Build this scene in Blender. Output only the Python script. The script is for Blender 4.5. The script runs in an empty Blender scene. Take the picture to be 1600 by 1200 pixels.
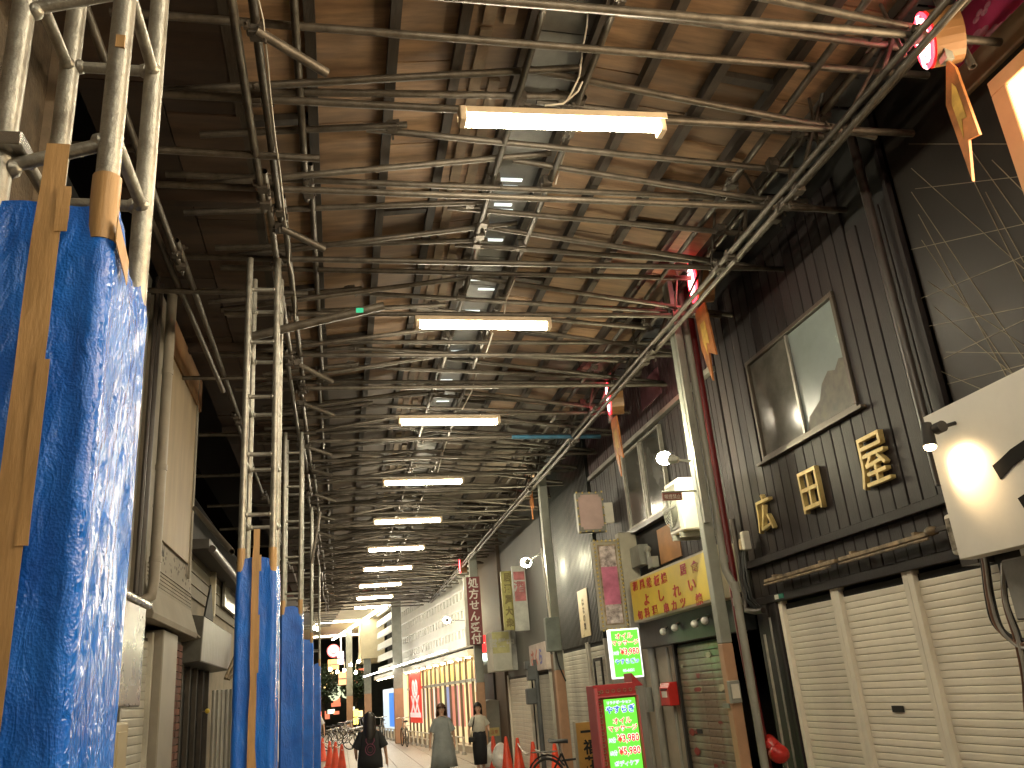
import bpy, math, random
from mathutils import Vector, Matrix, noise
random.seed(7)
V = Vector
S = bpy.context.scene
COL = S.collection

# ------------------------------------------------------------------ camera
FPX = 1317.217
RGT = V((0.97920317, -0.1869177, -0.07888549))
UPV = V((0.00875135, -0.34954794, 0.93687761))
FWD = V((0.20269327, 0.91808388, 0.34064267))
EYE = V((0, 0, 1.65))
cd = bpy.data.cameras.new('camera')
cam = bpy.data.objects.new('camera', cd)
COL.objects.link(cam)
cd.sensor_width = 36
cd.lens = FPX / 1600 * 36
cd.clip_start = 0.05
cd.clip_end = 400
m = Matrix.Identity(4)
for i in range(3):
    m[i][0], m[i][1], m[i][2], m[i][3] = RGT[i], UPV[i], -FWD[i], EYE[i]
cam.matrix_world = m
S.camera = cam

# ------------------------------------------------------------------ night sky
w = bpy.data.worlds.new('World')
S.world = w
w.use_nodes = True
nt = w.node_tree
sky = nt.nodes.new('ShaderNodeTexSky')
sky.sky_type = 'NISHITA'
sky.sun_disc = False
sky.sun_elevation = math.radians(-4)
sky.sun_rotation = math.radians(200)
bg = nt.nodes['Background']
nt.links.new(sky.outputs[0], bg.inputs[0])
bg.inputs[1].default_value = 0.02
S.view_settings.view_transform = 'Standard'
S.view_settings.look = 'None'
S.view_settings.gamma = 1
S.view_settings.use_curve_mapping = False
S.view_settings.exposure = 1.3
S.cycles.max_bounces = 6
S.cycles.diffuse_bounces = 4
S.cycles.sample_clamp_indirect = 4
S.cycles.use_denoising = True
LAMP = 62.0          # fluorescent tube radiance
WARM = (1.0, 0.86, 0.66)


def at(x, y, axis, val):
    """the point seen at photo pixel (x, y) on the world plane axis = val"""
    d = RGT * ((x - 800) / FPX) + UPV * (-(y - 600) / FPX) + FWD
    t = (val - EYE[axis]) / d[axis]
    return EYE + d * t

# ------------------------------------------------------------------ materials
MATS = {}


def mat(name, col, rough=0.6, metal=0.0, var=0.25, scale=4.0, bump=0.1, bscale=40.0, col2=None, stretch=(1, 1, 1),
        rnd=0.0, spec=0.5, dirt=0.0):
    if name in MATS:
        return MATS[name]
    M = bpy.data.materials.new(name)
    M.use_nodes = True
    n, l = M.node_tree.nodes, M.node_tree.links
    b = n['Principled BSDF']
    tc = n.new('ShaderNodeTexCoord')
    mp = n.new('ShaderNodeMapping')
    mp.inputs['Scale'].default_value = stretch
    l.new(tc.outputs['Object'], mp.inputs[0])
    nz = n.new('ShaderNodeTexNoise')
    nz.inputs['Scale'].default_value = scale
    nz.inputs['Detail'].default_value = 8
    nz.inputs['Roughness'].default_value = 0.65
    l.new(mp.outputs[0], nz.inputs[0])
    rp = n.new('ShaderNodeValToRGB')
    c2 = col2 or tuple(c * (1 - var * 1.6) for c in col)
    rp.color_ramp.elements[0].position = 0.32
    rp.color_ramp.elements[1].position = 0.66
    rp.color_ramp.elements[0].color = (*[max(c, 0) for c in c2], 1)
    rp.color_ramp.elements[1].color = (*[min(c * (1 + var * 0.4), 1) for c in col], 1)
    l.new(nz.outputs[0], rp.inputs[0])
    out = rp.outputs[0]
    if dirt:
        nd = n.new('ShaderNodeTexNoise')
        nd.inputs['Scale'].default_value = scale * 0.35
        nd.inputs['Detail'].default_value = 10
        l.new(tc.outputs['Object'], nd.inputs[0])
        rd = n.new('ShaderNodeValToRGB')
        rd.color_ramp.elements[0].position = 0.5
        rd.color_ramp.elements[1].position = 0.75
        l.new(nd.outputs[0], rd.inputs[0])
        mx = n.new('ShaderNodeMix')
        mx.data_type = 'RGBA'
        mm = n.new('ShaderNodeMath')
        mm.operation = 'MULTIPLY'
        mm.inputs[1].default_value = dirt
        l.new(rd.outputs[0], mm.inputs[0])
        l.new(mm.outputs[0], mx.inputs[0])
        l.new(out, mx.inputs[6])
        mx.inputs[7].default_value = (0.05, 0.04, 0.03, 1)
        out = mx.outputs[2]
    if rnd:
        oi = n.new('ShaderNodeObjectInfo')
        mr = n.new('ShaderNodeMapRange')
        mr.inputs[3].default_value = 1 - rnd
        mr.inputs[4].default_value = 1 + rnd
        l.new(oi.outputs['Random'], mr.inputs[0])
        hv = n.new('ShaderNodeHueSaturation')
        l.new(mr.outputs[0], hv.inputs['Value'])
        l.new(out, hv.inputs['Color'])
        out = hv.outputs[0]
    l.new(out, b.inputs['Base Color'])
    b.inputs['Metallic'].default_value = metal
    b.inputs['Specular IOR Level'].default_value = spec
    rr = n.new('ShaderNodeMapRange')
    rr.inputs[3].default_value = max(rough - 0.12, 0.03)
    rr.inputs[4].default_value = min(rough + 0.14, 1)
    l.new(nz.outputs[0], rr.inputs[0])
    l.new(rr.outputs[0], b.inputs['Roughness'])
    if bump:
        nb = n.new('ShaderNodeTexNoise')
        nb.inputs['Scale'].default_value = bscale
        nb.inputs['Detail'].default_value = 4
        l.new(mp.outputs[0], nb.inputs[0])
        bp = n.new('ShaderNodeBump')
        bp.inputs['Strength'].default_value = bump
        bp.inputs['Distance'].default_value = 0.01
        l.new(nb.outputs[0], bp.inputs['Height'])
        l.new(bp.outputs[0], b.inputs['Normal'])
    MATS[name] = M
    return M


def glow(name, col, strength, base=None):
    if name in MATS:
        return MATS[name]
    M = bpy.data.materials.new(name)
    M.use_nodes = True
    b = M.node_tree.nodes['Principled BSDF']
    b.inputs['Base Color'].default_value = (*(base or col), 1)
    b.inputs['Emission Color'].default_value = (*col, 1)
    b.inputs['Emission Strength'].default_value = strength
    b.inputs['Roughness'].default_value = 0.4
    MATS[name] = M
    return M


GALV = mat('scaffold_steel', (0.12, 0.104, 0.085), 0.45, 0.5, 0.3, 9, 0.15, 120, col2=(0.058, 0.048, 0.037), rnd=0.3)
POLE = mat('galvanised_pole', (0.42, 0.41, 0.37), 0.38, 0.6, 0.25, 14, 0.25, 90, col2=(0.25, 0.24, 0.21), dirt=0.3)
CLAMPM = mat('clamp_steel', (0.14, 0.12, 0.10), 0.5, 0.6, 0.3, 30)
PLY = mat('plywood', (0.25, 0.15, 0.08), 0.7, 0, 0.3, 2.2, 0.15, 30, col2=(0.13, 0.078, 0.042), stretch=(1, 7, 1), rnd=0.35, dirt=0.55)
PLYG = mat('haze_greyed_plywood', (0.125, 0.095, 0.07), 0.75, 0, 0.3, 2.2, 0.15, 30, col2=(0.07, 0.052, 0.038), stretch=(1, 7, 1), rnd=0.4, dirt=0.6)  # haze and lamp glare on the far ceiling put into the sheet colour
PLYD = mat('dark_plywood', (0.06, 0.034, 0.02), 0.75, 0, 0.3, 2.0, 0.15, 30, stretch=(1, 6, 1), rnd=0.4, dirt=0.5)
JOIST = mat('weathered_joist', (0.052, 0.04, 0.03), 0.8, 0, 0.35, 5, 0.2, 40, stretch=(3, .6, 1), rnd=0.4)
BATTEN = mat('pale_batten', (0.22, 0.16, 0.105), 0.8, 0, 0.3, 5, 0.2, 40)
POLYC = mat('grey_polycarbonate', (0.17, 0.165, 0.15), 0.5, 0, 0.3, 3, 0.1, 20, rnd=0.3)
DARKBOARD = mat('dark_brown_cladding', (0.0205, 0.0150, 0.0160), 0.5, 0, 0.35, 3.0, 0.25, 30, stretch=(5, 5, .5), rnd=0.22, dirt=0.3, spec=.35)
BLACKM = mat('black_metal', (0.018, 0.02, 0.02), 0.38, 0.1, 0.3, 3, 0.2, 20, stretch=(6, 6, .4), rnd=0.2)
SHUT = mat('cream_shutter', (0.80, 0.74, 0.62), 0.4, 0.0, 0.1, 2.0, 0.06, 60, rnd=0.05, dirt=0.18)
SHUTG = mat('grey_shutter', (0.52, 0.5, 0.43), 0.4, 0.2, 0.2, 2.5, 0.06, 60, rnd=0.06, dirt=0.3)
CREAM = mat('cream_render', (0.36, 0.33, 0.26), 0.75, 0, 0.2, 2, 0.2, 60, dirt=0.35)
WHITEP = mat('white_paint', (0.68, 0.64, 0.55), 0.5, 0, 0.12, 4, 0.05, 60, dirt=0.15)
GREYP = mat('grey_steel_paint', (0.27, 0.27, 0.235), 0.5, 0.1, 0.2, 4, 0.1, 60, dirt=0.3)
PINK = mat('salmon_column_paint', (0.46, 0.265, 0.155), 0.5, 0, 0.12, 4, 0.1, 60, dirt=0.15)
REDP = mat('maroon_pipe_paint', (0.15, 0.012, 0.014), 0.4, 0, 0.2, 4, 0.1, 60)
BROWN = mat('rough_brown_mortar', (0.1, 0.075, 0.05), 0.9, 0, 0.4, 6, 0.9, 45, dirt=0.4)
BLACK = mat('matt_black', (0.012, 0.011, 0.01), 0.7, 0, 0.2, 5, 0)
RUBBER = mat('black_rubber', (0.02, 0.02, 0.02), 0.6, 0, 0.1, 5, 0)
CHROME = mat('bright_metal', (0.6, 0.6, 0.58), 0.25, 0.9, 0.1, 5, 0)
TAPEM = mat('brown_packing_tape', (0.52, 0.32, 0.14), 0.42, 0, 0.16, 5, 0.15, 25, stretch=(4, 4, .6))
GOLD = mat('gilded_letter', (0.66, 0.5, 0.2), 0.45, 0.25, 0.2, 12, 0.1)
GLASS = mat('frosted_glass', (0.15, 0.145, 0.125), 0.12, 0.0, 0.35, 1.4, 0.03, 8, dirt=0.2, spec=0.8)
ALU = mat('aluminium_frame', (0.4, 0.38, 0.33), 0.35, 0.7, 0.2, 8, 0.05)
ORANGE = mat('traffic_cone_red', (0.75, 0.07, 0.025), 0.45, 0, 0.15, 6, 0.05, rnd=0.1)
WHITEPL = mat('white_plastic', (0.75, 0.73, 0.68), 0.35, 0, 0.08, 8, 0.1, 12)
CABLEW = mat('white_cable', (0.62, 0.58, 0.5), 0.5, 0, 0.1, 8, 0)
YSIGN = mat('yellow_sign_face', (0.58, 0.43, 0.035), 0.4, 0, 0.12, 3, 0)
REDTX = mat('dark_red_lettering', (0.42, 0.025, 0.02), 0.5, 0, 0.1, 8, 0)
SKIN = mat('skin', (0.56, 0.34, 0.24), 0.55, 0, 0.06, 9, 0)
HAIRB = mat('black_hair', (0.016, 0.011, 0.009), 0.4, 0, 0.3, 30, 0.3, 60, stretch=(4, 4, .5))
HAIRN = mat('brown_hair', (0.1, 0.042, 0.022), 0.4, 0, 0.3, 30, 0.3, 60, stretch=(4, 4, .5))
TUBEGLOW = glow('fluorescent_tube_glow', (1.0, 0.89, 0.66), LAMP)

# blue tarpaulin: woven, creased, glossy
TARP = bpy.data.materials.new('blue_tarpaulin')
TARP.use_nodes = True
n, l = TARP.node_tree.nodes, TARP.node_tree.links
b = n['Principled BSDF']
tc = n.new('ShaderNodeTexCoord')
nz = n.new('ShaderNodeTexNoise'); nz.inputs['Scale'].default_value = 5; nz.inputs['Detail'].default_value = 8
l.new(tc.outputs['Object'], nz.inputs[0])
rp = n.new('ShaderNodeValToRGB')
rp.color_ramp.elements[0].color = (0.01, 0.115, 0.6, 1); rp.color_ramp.elements[0].position = .3
rp.color_ramp.elements[1].color = (0.018, 0.19, 0.82, 1); rp.color_ramp.elements[1].position = .7
l.new(nz.outputs[0], rp.inputs[0]); l.new(rp.outputs[0], b.inputs['Base Color'])
b.inputs['Roughness'].default_value = 0.33
b.inputs['Specular IOR Level'].default_value = 0.5
b.inputs['Coat Weight'].default_value = 0.22
b.inputs['Coat Roughness'].default_value = 0.12
mp = n.new('ShaderNodeMapping'); mp.inputs['Scale'].default_value = (1.0, 1.0, 0.38)
mp.inputs['Rotation'].default_value = (0.5, 0.3, 0)
l.new(tc.outputs['Object'], mp.inputs[0])
n1 = n.new('ShaderNodeTexNoise'); n1.inputs['Scale'].default_value = 26; n1.inputs['Detail'].default_value = 5; n1.inputs['Distortion'].default_value = 1.6
l.new(mp.outputs[0], n1.inputs[0])
b1 = n.new('ShaderNodeBump'); b1.inputs['Strength'].default_value = 0.5; b1.inputs['Distance'].default_value = 0.012
l.new(n1.outputs[0], b1.inputs['Height'])
n2 = n.new('ShaderNodeTexVoronoi'); n2.inputs['Scale'].default_value = 170
l.new(tc.outputs['Object'], n2.inputs['Vector'])
b2 = n.new('ShaderNodeBump'); b2.inputs['Strength'].default_value = 0.3; b2.inputs['Distance'].default_value = 0.003
l.new(n2.outputs['Distance'], b2.inputs['Height']); l.new(b1.outputs[0], b2.inputs['Normal'])
l.new(b2.outputs[0], b.inputs['Normal']); l.new(b2.outputs[0], b.inputs['Coat Normal'])

TARP2 = TARP.copy()
TARP2.name = 'blue_tarpaulin_creased'
n, l = TARP2.node_tree.nodes, TARP2.node_tree.links
b = n['Principled BSDF']
b.inputs['Roughness'].default_value = 0.2
b.inputs['Coat Weight'].default_value = 0.0
tc = [q for q in n if q.type == 'TEX_COORD'][0]
mp3 = n.new('ShaderNodeMapping'); mp3.inputs['Scale'].default_value = (1, 1, .45)
l.new(tc.outputs['Object'], mp3.inputs[0])
nd = n.new('ShaderNodeTexNoise'); nd.inputs['Scale'].default_value = 9; nd.inputs['Detail'].default_value = 3
l.new(mp3.outputs[0], nd.inputs[0])
mxv = n.new('ShaderNodeMix'); mxv.data_type = 'VECTOR'; mxv.inputs[0].default_value = .12
l.new(mp3.outputs[0], mxv.inputs[4]); l.new(nd.outputs['Color'], mxv.inputs[5])
v1 = n.new('ShaderNodeTexVoronoi'); v1.inputs['Scale'].default_value = 78
l.new(mxv.outputs[1], v1.inputs['Vector'])
v2 = n.new('ShaderNodeTexVoronoi'); v2.inputs['Scale'].default_value = 190
l.new(mxv.outputs[1], v2.inputs['Vector'])
ad = n.new('ShaderNodeMath'); ad.operation = 'MULTIPLY_ADD'; ad.inputs[1].default_value = .35
l.new(v2.outputs['Distance'], ad.inputs[0]); l.new(v1.outputs['Distance'], ad.inputs[2])
b3 = n.new('ShaderNodeBump'); b3.inputs['Strength'].default_value = 1.0; b3.inputs['Distance'].default_value = 0.006
l.new(ad.outputs[0], b3.inputs['Height']); l.new(b3.outputs[0], b.inputs['Normal'])

# ------------------------------------------------------------------ mesh helpers


class MB:
    def __init__(s):
        s.v = []; s.f = []; s.smooth = False

    def add(s, vs, fs):
        k = len(s.v)
        s.v += [tuple(p) for p in vs]
        s.f += [tuple(i + k for i in f) for f in fs]
        return s

    def box(s, a, b):
        x0, y0, z0 = a; x1, y1, z1 = b
        vs = [(x0, y0, z0), (x1, y0, z0), (x1, y1, z0), (x0, y1, z0), (x0, y0, z1), (x1, y0, z1), (x1, y1, z1), (x0, y1, z1)]
        return s.add(vs, [(3, 2, 1, 0), (4, 5, 6, 7), (0, 1, 5, 4), (1, 2, 6, 5), (2, 3, 7, 6), (3, 0, 4, 7)])

    def obox(s, o, ux, uy, uz):
        """box from corner o along three edge vectors"""
        o, ux, uy, uz = V(o), V(ux), V(uy), V(uz)
        vs = [o, o + ux, o + ux + uy, o + uy]
        vs += [p + uz for p in vs]
        return s.add(vs, [(3, 2, 1, 0), (4, 5, 6, 7), (0, 1, 5, 4), (1, 2, 6, 5), (2, 3, 7, 6), (3, 0, 4, 7)])

    def prism(s, poly, d):
        """polygon (3D points) pushed along vector d"""
        k = len(poly); d = V(d)
        vs = [V(p) for p in poly] + [V(p) + d for p in poly]
        fs = [tuple(range(k))[::-1], tuple(range(k, 2 * k))] + [(i, (i + 1) % k, k + (i + 1) % k, k + i) for i in range(k)]
        return s.add(vs, fs)

    def loft(s, rings, cap=True):
        k = len(rings[0]); fs = []
        for j in range(len(rings) - 1):
            for i in range(k):
                fs.append((j * k + i, j * k + (i + 1) % k, (j + 1) * k + (i + 1) % k, (j + 1) * k + i))
        vs = [p for r in rings for p in r]
        if cap:
            fs += [tuple(range(k))[::-1], tuple(range((len(rings) - 1) * k, len(rings) * k))]
        return s.add(vs, fs)

    def tube(s, p0, p1, r, n=10, open_end=False, r1=None):
        p0, p1 = V(p0), V(p1)
        d = (p1 - p0).normalized()
        a = d.orthogonal().normalized(); c = d.cross(a)
        ring = lambda p, q: [p + a * (q * math.cos(2 * math.pi * i / n)) + c * (q * math.sin(2 * math.pi * i / n)) for i in range(n)]
        r1 = r if r1 is None else r1
        if open_end:
            e = min(0.08, (p1 - p0).length * .2)
            rs = [ring(p0 + d * e, r * .84), ring(p0, r * .84), ring(p0, r), ring(p1, r), ring(p1, r * .84), ring(p1 - d * e, r * .84)]
        else:
            rs = [ring(p0, r), ring(p1, r1)]
        return s.loft(rs)

    def path(s, pts, r, n=6):
        pts = [V(p) for p in pts]; rings = []
        up = None
        for i, p in enumerate(pts):
            d = (pts[min(i + 1, len(pts) - 1)] - pts[max(i - 1, 0)]).normalized()
            if up is None:
                up = d.orthogonal().normalized()
            up = (up - d * up.dot(d)).normalized()
            c = d.cross(up)
            rings.append([p + up * (r * math.cos(2 * math.pi * k / n)) + c * (r * math.sin(2 * math.pi * k / n)) for k in range(n)])
        return s.loft(rings)

    def ball(s, c, rx, ry=None, rz=None, n=10, m=7):
        ry = rx if ry is None else ry; rz = rx if rz is None else rz
        c = V(c)
        vs = [c + V((0, 0, -rz))]
        for j in range(1, m):
            t = math.pi * j / m
            vs += [c + V((rx * math.sin(t) * math.cos(2 * math.pi * i / n), ry * math.sin(t) * math.sin(2 * math.pi * i / n), -rz * math.cos(t))) for i in range(n)]
        vs.append(c + V((0, 0, rz)))
        fs = [(0, 1 + (i + 1) % n, 1 + i) for i in range(n)]
        for j in range(m - 2):
            for i in range(n):
                a = 1 + j * n
                fs.append((a + i, a + (i + 1) % n, a + n + (i + 1) % n, a + n + i))
        L = len(vs) - 1; a = 1 + (m - 2) * n
        fs += [(a + i, a + (i + 1) % n, L) for i in range(n)]
        return s.add(vs, fs)

    def torus(s, c, ax, R, r, n=24, k=8):
        c, ax = V(c), V(ax).normalized()
        a = ax.orthogonal().normalized(); b_ = ax.cross(a)
        vs = []; fs = []
        for i in range(n):
            t = 2 * math.pi * i / n
            d = a * math.cos(t) + b_ * math.sin(t)
            for j in range(k):
                u = 2 * math.pi * j / k
                vs.append(c + d * (R + r * math.cos(u)) + ax * (r * math.sin(u)))
        for i in range(n):
            for j in range(k):
                fs.append((i * k + j, ((i + 1) % n) * k + j, ((i + 1) % n) * k + (j + 1) % k, i * k + (j + 1) % k))
        return s.add(vs, fs)

    def mesh(s, name, material, smooth=None):
        me = bpy.data.meshes.new(name)
        me.from_pydata(s.v, [], s.f)
        me.materials.append(material)
        if smooth if smooth is not None else s.smooth:
            me.shade_smooth()
            try:
                me.set_sharp_from_angle(angle=math.radians(40))
            except Exception:
                pass
        me.update()
        return me


def link(name, me, parent=None, loc=None):
    o = bpy.data.objects.new(name, me)
    COL.objects.link(o)
    if loc is not None:
        o.location = loc
    if parent is not None:
        o.parent = parent
        r = parent
        base = V((0, 0, 0))
        while r is not None:
            base += r.location
            r = r.parent
        o.matrix_parent_inverse = Matrix.Translation(-base)
    return o


def thing(name, label, cat, loc=(0, 0, 0), group=None):
    o = bpy.data.objects.new(name, None)
    COL.objects.link(o)
    o.empty_display_size = 0.1
    o.location = loc
    o['label'] = label
    o['category'] = cat
    if group:
        o['group'] = group
    return o


def tag(o, label, cat, group=None):
    o['label'] = label
    o['category'] = cat
    if group:
        o['group'] = group
    return o


def part(name, mb, material, parent, smooth=False, label=None):
    o = link(name, mb.mesh(name, material, smooth), parent)
    if label:
        o['label'] = label
    return o


def struct(name, mb, material, parent=None):
    o = link(name, mb.mesh(name, material), parent)
    if parent is None:
        o['kind'] = 'structure'
    return o


def bevel(o, wd=0.004, seg=1):
    md = o.modifiers.new('edge', 'BEVEL')
    md.width = wd; md.segments = seg; md.limit_method = 'ANGLE'
    return o


FACE = {'W': (V((0, -1, 0)), V((0, 0, 1))),   # on the right-hand wall, looking into the street
        'S': (V((1, 0, 0)), V((0, 0, 1))),    # facing the camera
        'E': (V((0, 1, 0)), V((0, 0, 1)))}


def text(name, s, size, c, facing, material, parent, bold=0.0, depth=0.004, sx=1.0, vertical=False, sz=1.0, spacing=1.0):
    cu = bpy.data.curves.new(name, 'FONT')
    cu.body = '\n'.join(s) if vertical else s
    cu.size = size
    cu.align_x = 'CENTER'; cu.align_y = 'CENTER'
    cu.extrude = depth; cu.offset = bold
    cu.resolution_u = 2
    cu.space_line = 1.0
    cu.space_character = spacing
    o = bpy.data.objects.new(name, cu)
    me = bpy.data.meshes.new_from_object(o)
    bpy.data.objects.remove(o)
    ux, uz = FACE[facing] if isinstance(facing, str) else facing
    nrm = ux.cross(uz)
    c = V(c)
    if len(me.vertices):
        xs = [q.co.x for q in me.vertices]; ys = [q.co.y for q in me.vertices]
        mx, my = (min(xs) + max(xs)) / 2, (min(ys) + max(ys)) / 2
        for q in me.vertices:
            q.co = c + ux * ((q.co.x - mx) * sx) + uz * ((q.co.y - my) * sz) + nrm * q.co.z
    me.materials.clear(); me.materials.append(material)
    me.name = name
    return link(name, me, parent)


def jit(a):
    return random.uniform(-a, a)

# ================================================================== SETTING
# ground
g = MB(); g.add([(-60, -60, 0), (60, -60, 0), (60, 240, 0), (-60, 240, 0)], [(0, 1, 2, 3)])
struct('ground', g, mat('asphalt', (0.06, 0.058, 0.055), 0.8, 0, 0.3, 3))
# paving slabs, real joints as far as they can be told apart
TILE = mat('beige_paving_tile', (0.26, 0.215, 0.165), 0.42, 0, 0.18, 1.5, 0.05, 30, rnd=0.1, dirt=0.2)
g = MB(); g.box((-1.6, -10, -0.05), (4.0, 62, 0.004))
pav = struct('pavement', g, mat('tile_joint', (0.2, 0.16, 0.12), 0.8, 0, 0.2, 4))
g = MB()
y = -9.9
while y < 61.5:
    x = -1.56
    while x < 3.9:
        g.box((x, y, 0.004), (x + 0.585, y + 0.585, 0.012))
        x += 0.6
    y += 0.6
tl = part('paving_tile', g, TILE, pav)
tl['kind'] = 'stuff'
# old arcade roof above the scaffold (dark, closes off the night sky)
g = MB(); g.box((-3.5, -10, 7.6), (5.5, 34, 7.7))
g.box((-3.5, -10.1, 3.5), (5.5, -10, 7.6))
struct('arcade_roof', g, mat('roof_dark_steel', (0.03, 0.028, 0.028), 0.8, 0, .3, 2))

# ================================================================== FLUORESCENT LAMPS
ORD = ['nearest', 'second', 'third', 'fourth', 'fifth', 'sixth', 'seventh', 'eighth', 'ninth', 'tenth', 'eleventh']
FIX = mat('lamp_housing_cream', (0.62, 0.5, 0.36), 0.45, 0, 0.1, 6, 0)
LX = [(0.73, 2.04, 4.16), (0.71, 2.01, 7.17), (0.74, 2.04, 10.13), (0.69, 2.0, 13.28), (0.65, 1.99, 16.4), (0.63, 1.95, 19.58),
      (0.6, 1.91, 22.6), (0.55, 1.84, 25.9), (0.53, 1.77, 29.0), (0.5, 1.75, 32.0)]


def lamp(x0, x1, y, label, dy=0.0):
    z = 4.9
    t = thing('fluorescent_lamp', label, 'lamp', ((x0 + x1) / 2, y, z), 'fluorescent lamps hung below the scaffold')
    g = MB()
    # inverted tray housing
    prof = [(-.055, .075), (.055, .075), (.055, .03), (.045, .03), (.045, .065), (-.045, .065), (-.045, .03), (-.055, .03)]
    sk = dy
    g.prism([(x0, y + p[0] * 1.0 - sk, z + p[1]) for p in prof], (x1 - x0, 2 * sk, 0))
    bevel(part('housing', g, FIX, t), .003)
    for xx in (x0, x1 - .045):
        g = MB(); g.box((xx + .001, y - .05, z - .035), (xx + .044, y + .05, z + .0645))
        bevel(part('lamp_holder', g, FIX, t), .006)
    g = MB(); g.tube((x0 + .05, y - sk, z - .0), (x1 - .05, y + sk, z - .0), .033, 14)
    part('fluorescent_tube', g, TUBEGLOW, t, True)
    for xx in (x0 + .25, x1 - .25):
        g = MB(); g.tube((xx, y, z + .076), (xx, y, 5.0), .004, 6)
        part('hanger_wire', g, CABLEW, t)
    return t


for i, (x0, x1, y) in enumerate(LX):
    lamp(x0, x1, y, 'white fluorescent batten lamp hung under the scaffold, %s from the viewer' % ORD[i], [-.05, .02, .06, .05, .03, .02, .02, -.05, -.05, 0][i] * .5)
for k, y in enumerate((1.1, -1.95, -5.0, -8.05)):  # lamp row carried on unseen; the farthest is added for more light
    lamp(0.73, 2.04, y, ['fluorescent batten lamp almost overhead, just above the top of the frame', 'fluorescent batten lamp one span behind the viewer',
                         'fluorescent batten lamp two spans behind the viewer', 'unseen fluorescent batten lamp added three spans behind the viewer'][k])

# white power cables that swag from lamp to lamp
CB = [[(920, -5), (917, 40), (910, 80), (905, 120), (893, 145), (885, 158)], [(910, 128), (903, 143), (880, 162), (851, 165)],
      [(888, 205), (882, 240), (870, 280), (868, 288)], [(807, 420), (803, 440), (791, 470), (788, 490)],
      [(770, 520), (762, 545), (756, 560)], [(744, 585), (737, 612), (722, 640)], [(698, 690), (690, 715), (684, 738)]]
CBL = ['white cable dropping from the deck to the nearest lamp', 'short white cable tail curling on top of the nearest lamp',
       'white cable hanging just behind the nearest lamp', 'white cable dropping to the second lamp', 'white cable just beyond the second lamp',
       'white cable dropping to the third lamp', 'white cable just beyond the third lamp']
for i, c in enumerate(CB):
    Y = [4.15, 4.15, 5.5, 7.1, 8.5, 10.0, 12.5][i]
    pts = [at(x, y, 1, Y + (k * .0)) for k, (x, y) in enumerate(c)]
    g = MB(); g.path(pts, 0.006 if i < 4 else .008, 6)
    tag(link('power_cable', g.mesh('power_cable', CABLEW, True)), CBL[i], 'cable', 'white cables feeding the lamps')
# long cable along the left rail
g = MB()
pts = [(404, 0), (411, 30), (416, 75), (424, 160), (430, 215), (438, 270), (444, 330), (452, 380), (452, 410), (458, 430), (462, 470), (461, 500)]
g.path([at(x, y, 2, 4.98) for x, y in pts], 0.005, 6)
tag(link('power_cable', g.mesh('power_cable', CABLEW, True)), 'thin pale cable running along the left scaffold rail', 'cable')

# ================================================================== SCAFFOLD CANOPY
FR = [3.36, 4.27, 5.24, 6.24, 7.24, 8.28, 9.25, 10.3, 11.33]
while FR[-1] < 33:
    FR.append(FR[-1] + 1.02)
FR = [FR[0] - 1, ] + FR
sc = thing('scaffold_canopy', 'steel tube scaffold spanning the whole arcade overhead with gabled tube frames', 'scaffold', (1.4, 3.0, 5.05))
R0 = 0.0243
XL, XR, XM = -1.1, 3.94, 1.42
clamps = MB(); nclamp = 0
clamp_me = None
g = MB(); g.box((-.036, -.036, -.036), (.036, .036, .036)); g.tube((0, -.03, .045), (0, .075, .045), .009, 6); g.tube((0.03, 0, -.045), (.075, 0, -.045), .009, 6)
g.box((-.02, .03, .03), (.02, .052, .06))
clamp_me = g.mesh('clamp', CLAMPM)


def clamp(p, sc_=1.0):
    global nclamp
    nclamp += 1
    if nclamp <= 260:
        o = link('clamp', clamp_me, sc, V(p))
        o.rotation_euler = (random.choice((0, 1.57, 3.14)), random.choice((0, 1.57)), random.choice((0, 1.57, -1.57)) + jit(.2))
    else:
        p = V(p); clamps.box(p - V((.036,) * 3), p + V((.036,) * 3))


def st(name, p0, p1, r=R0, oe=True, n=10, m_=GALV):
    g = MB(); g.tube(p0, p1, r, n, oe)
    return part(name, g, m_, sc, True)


def gz(x):                                # height of the gable at x (underside of deck bearers)
    return 5.58 - 0.13 * abs(x - XM)


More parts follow.
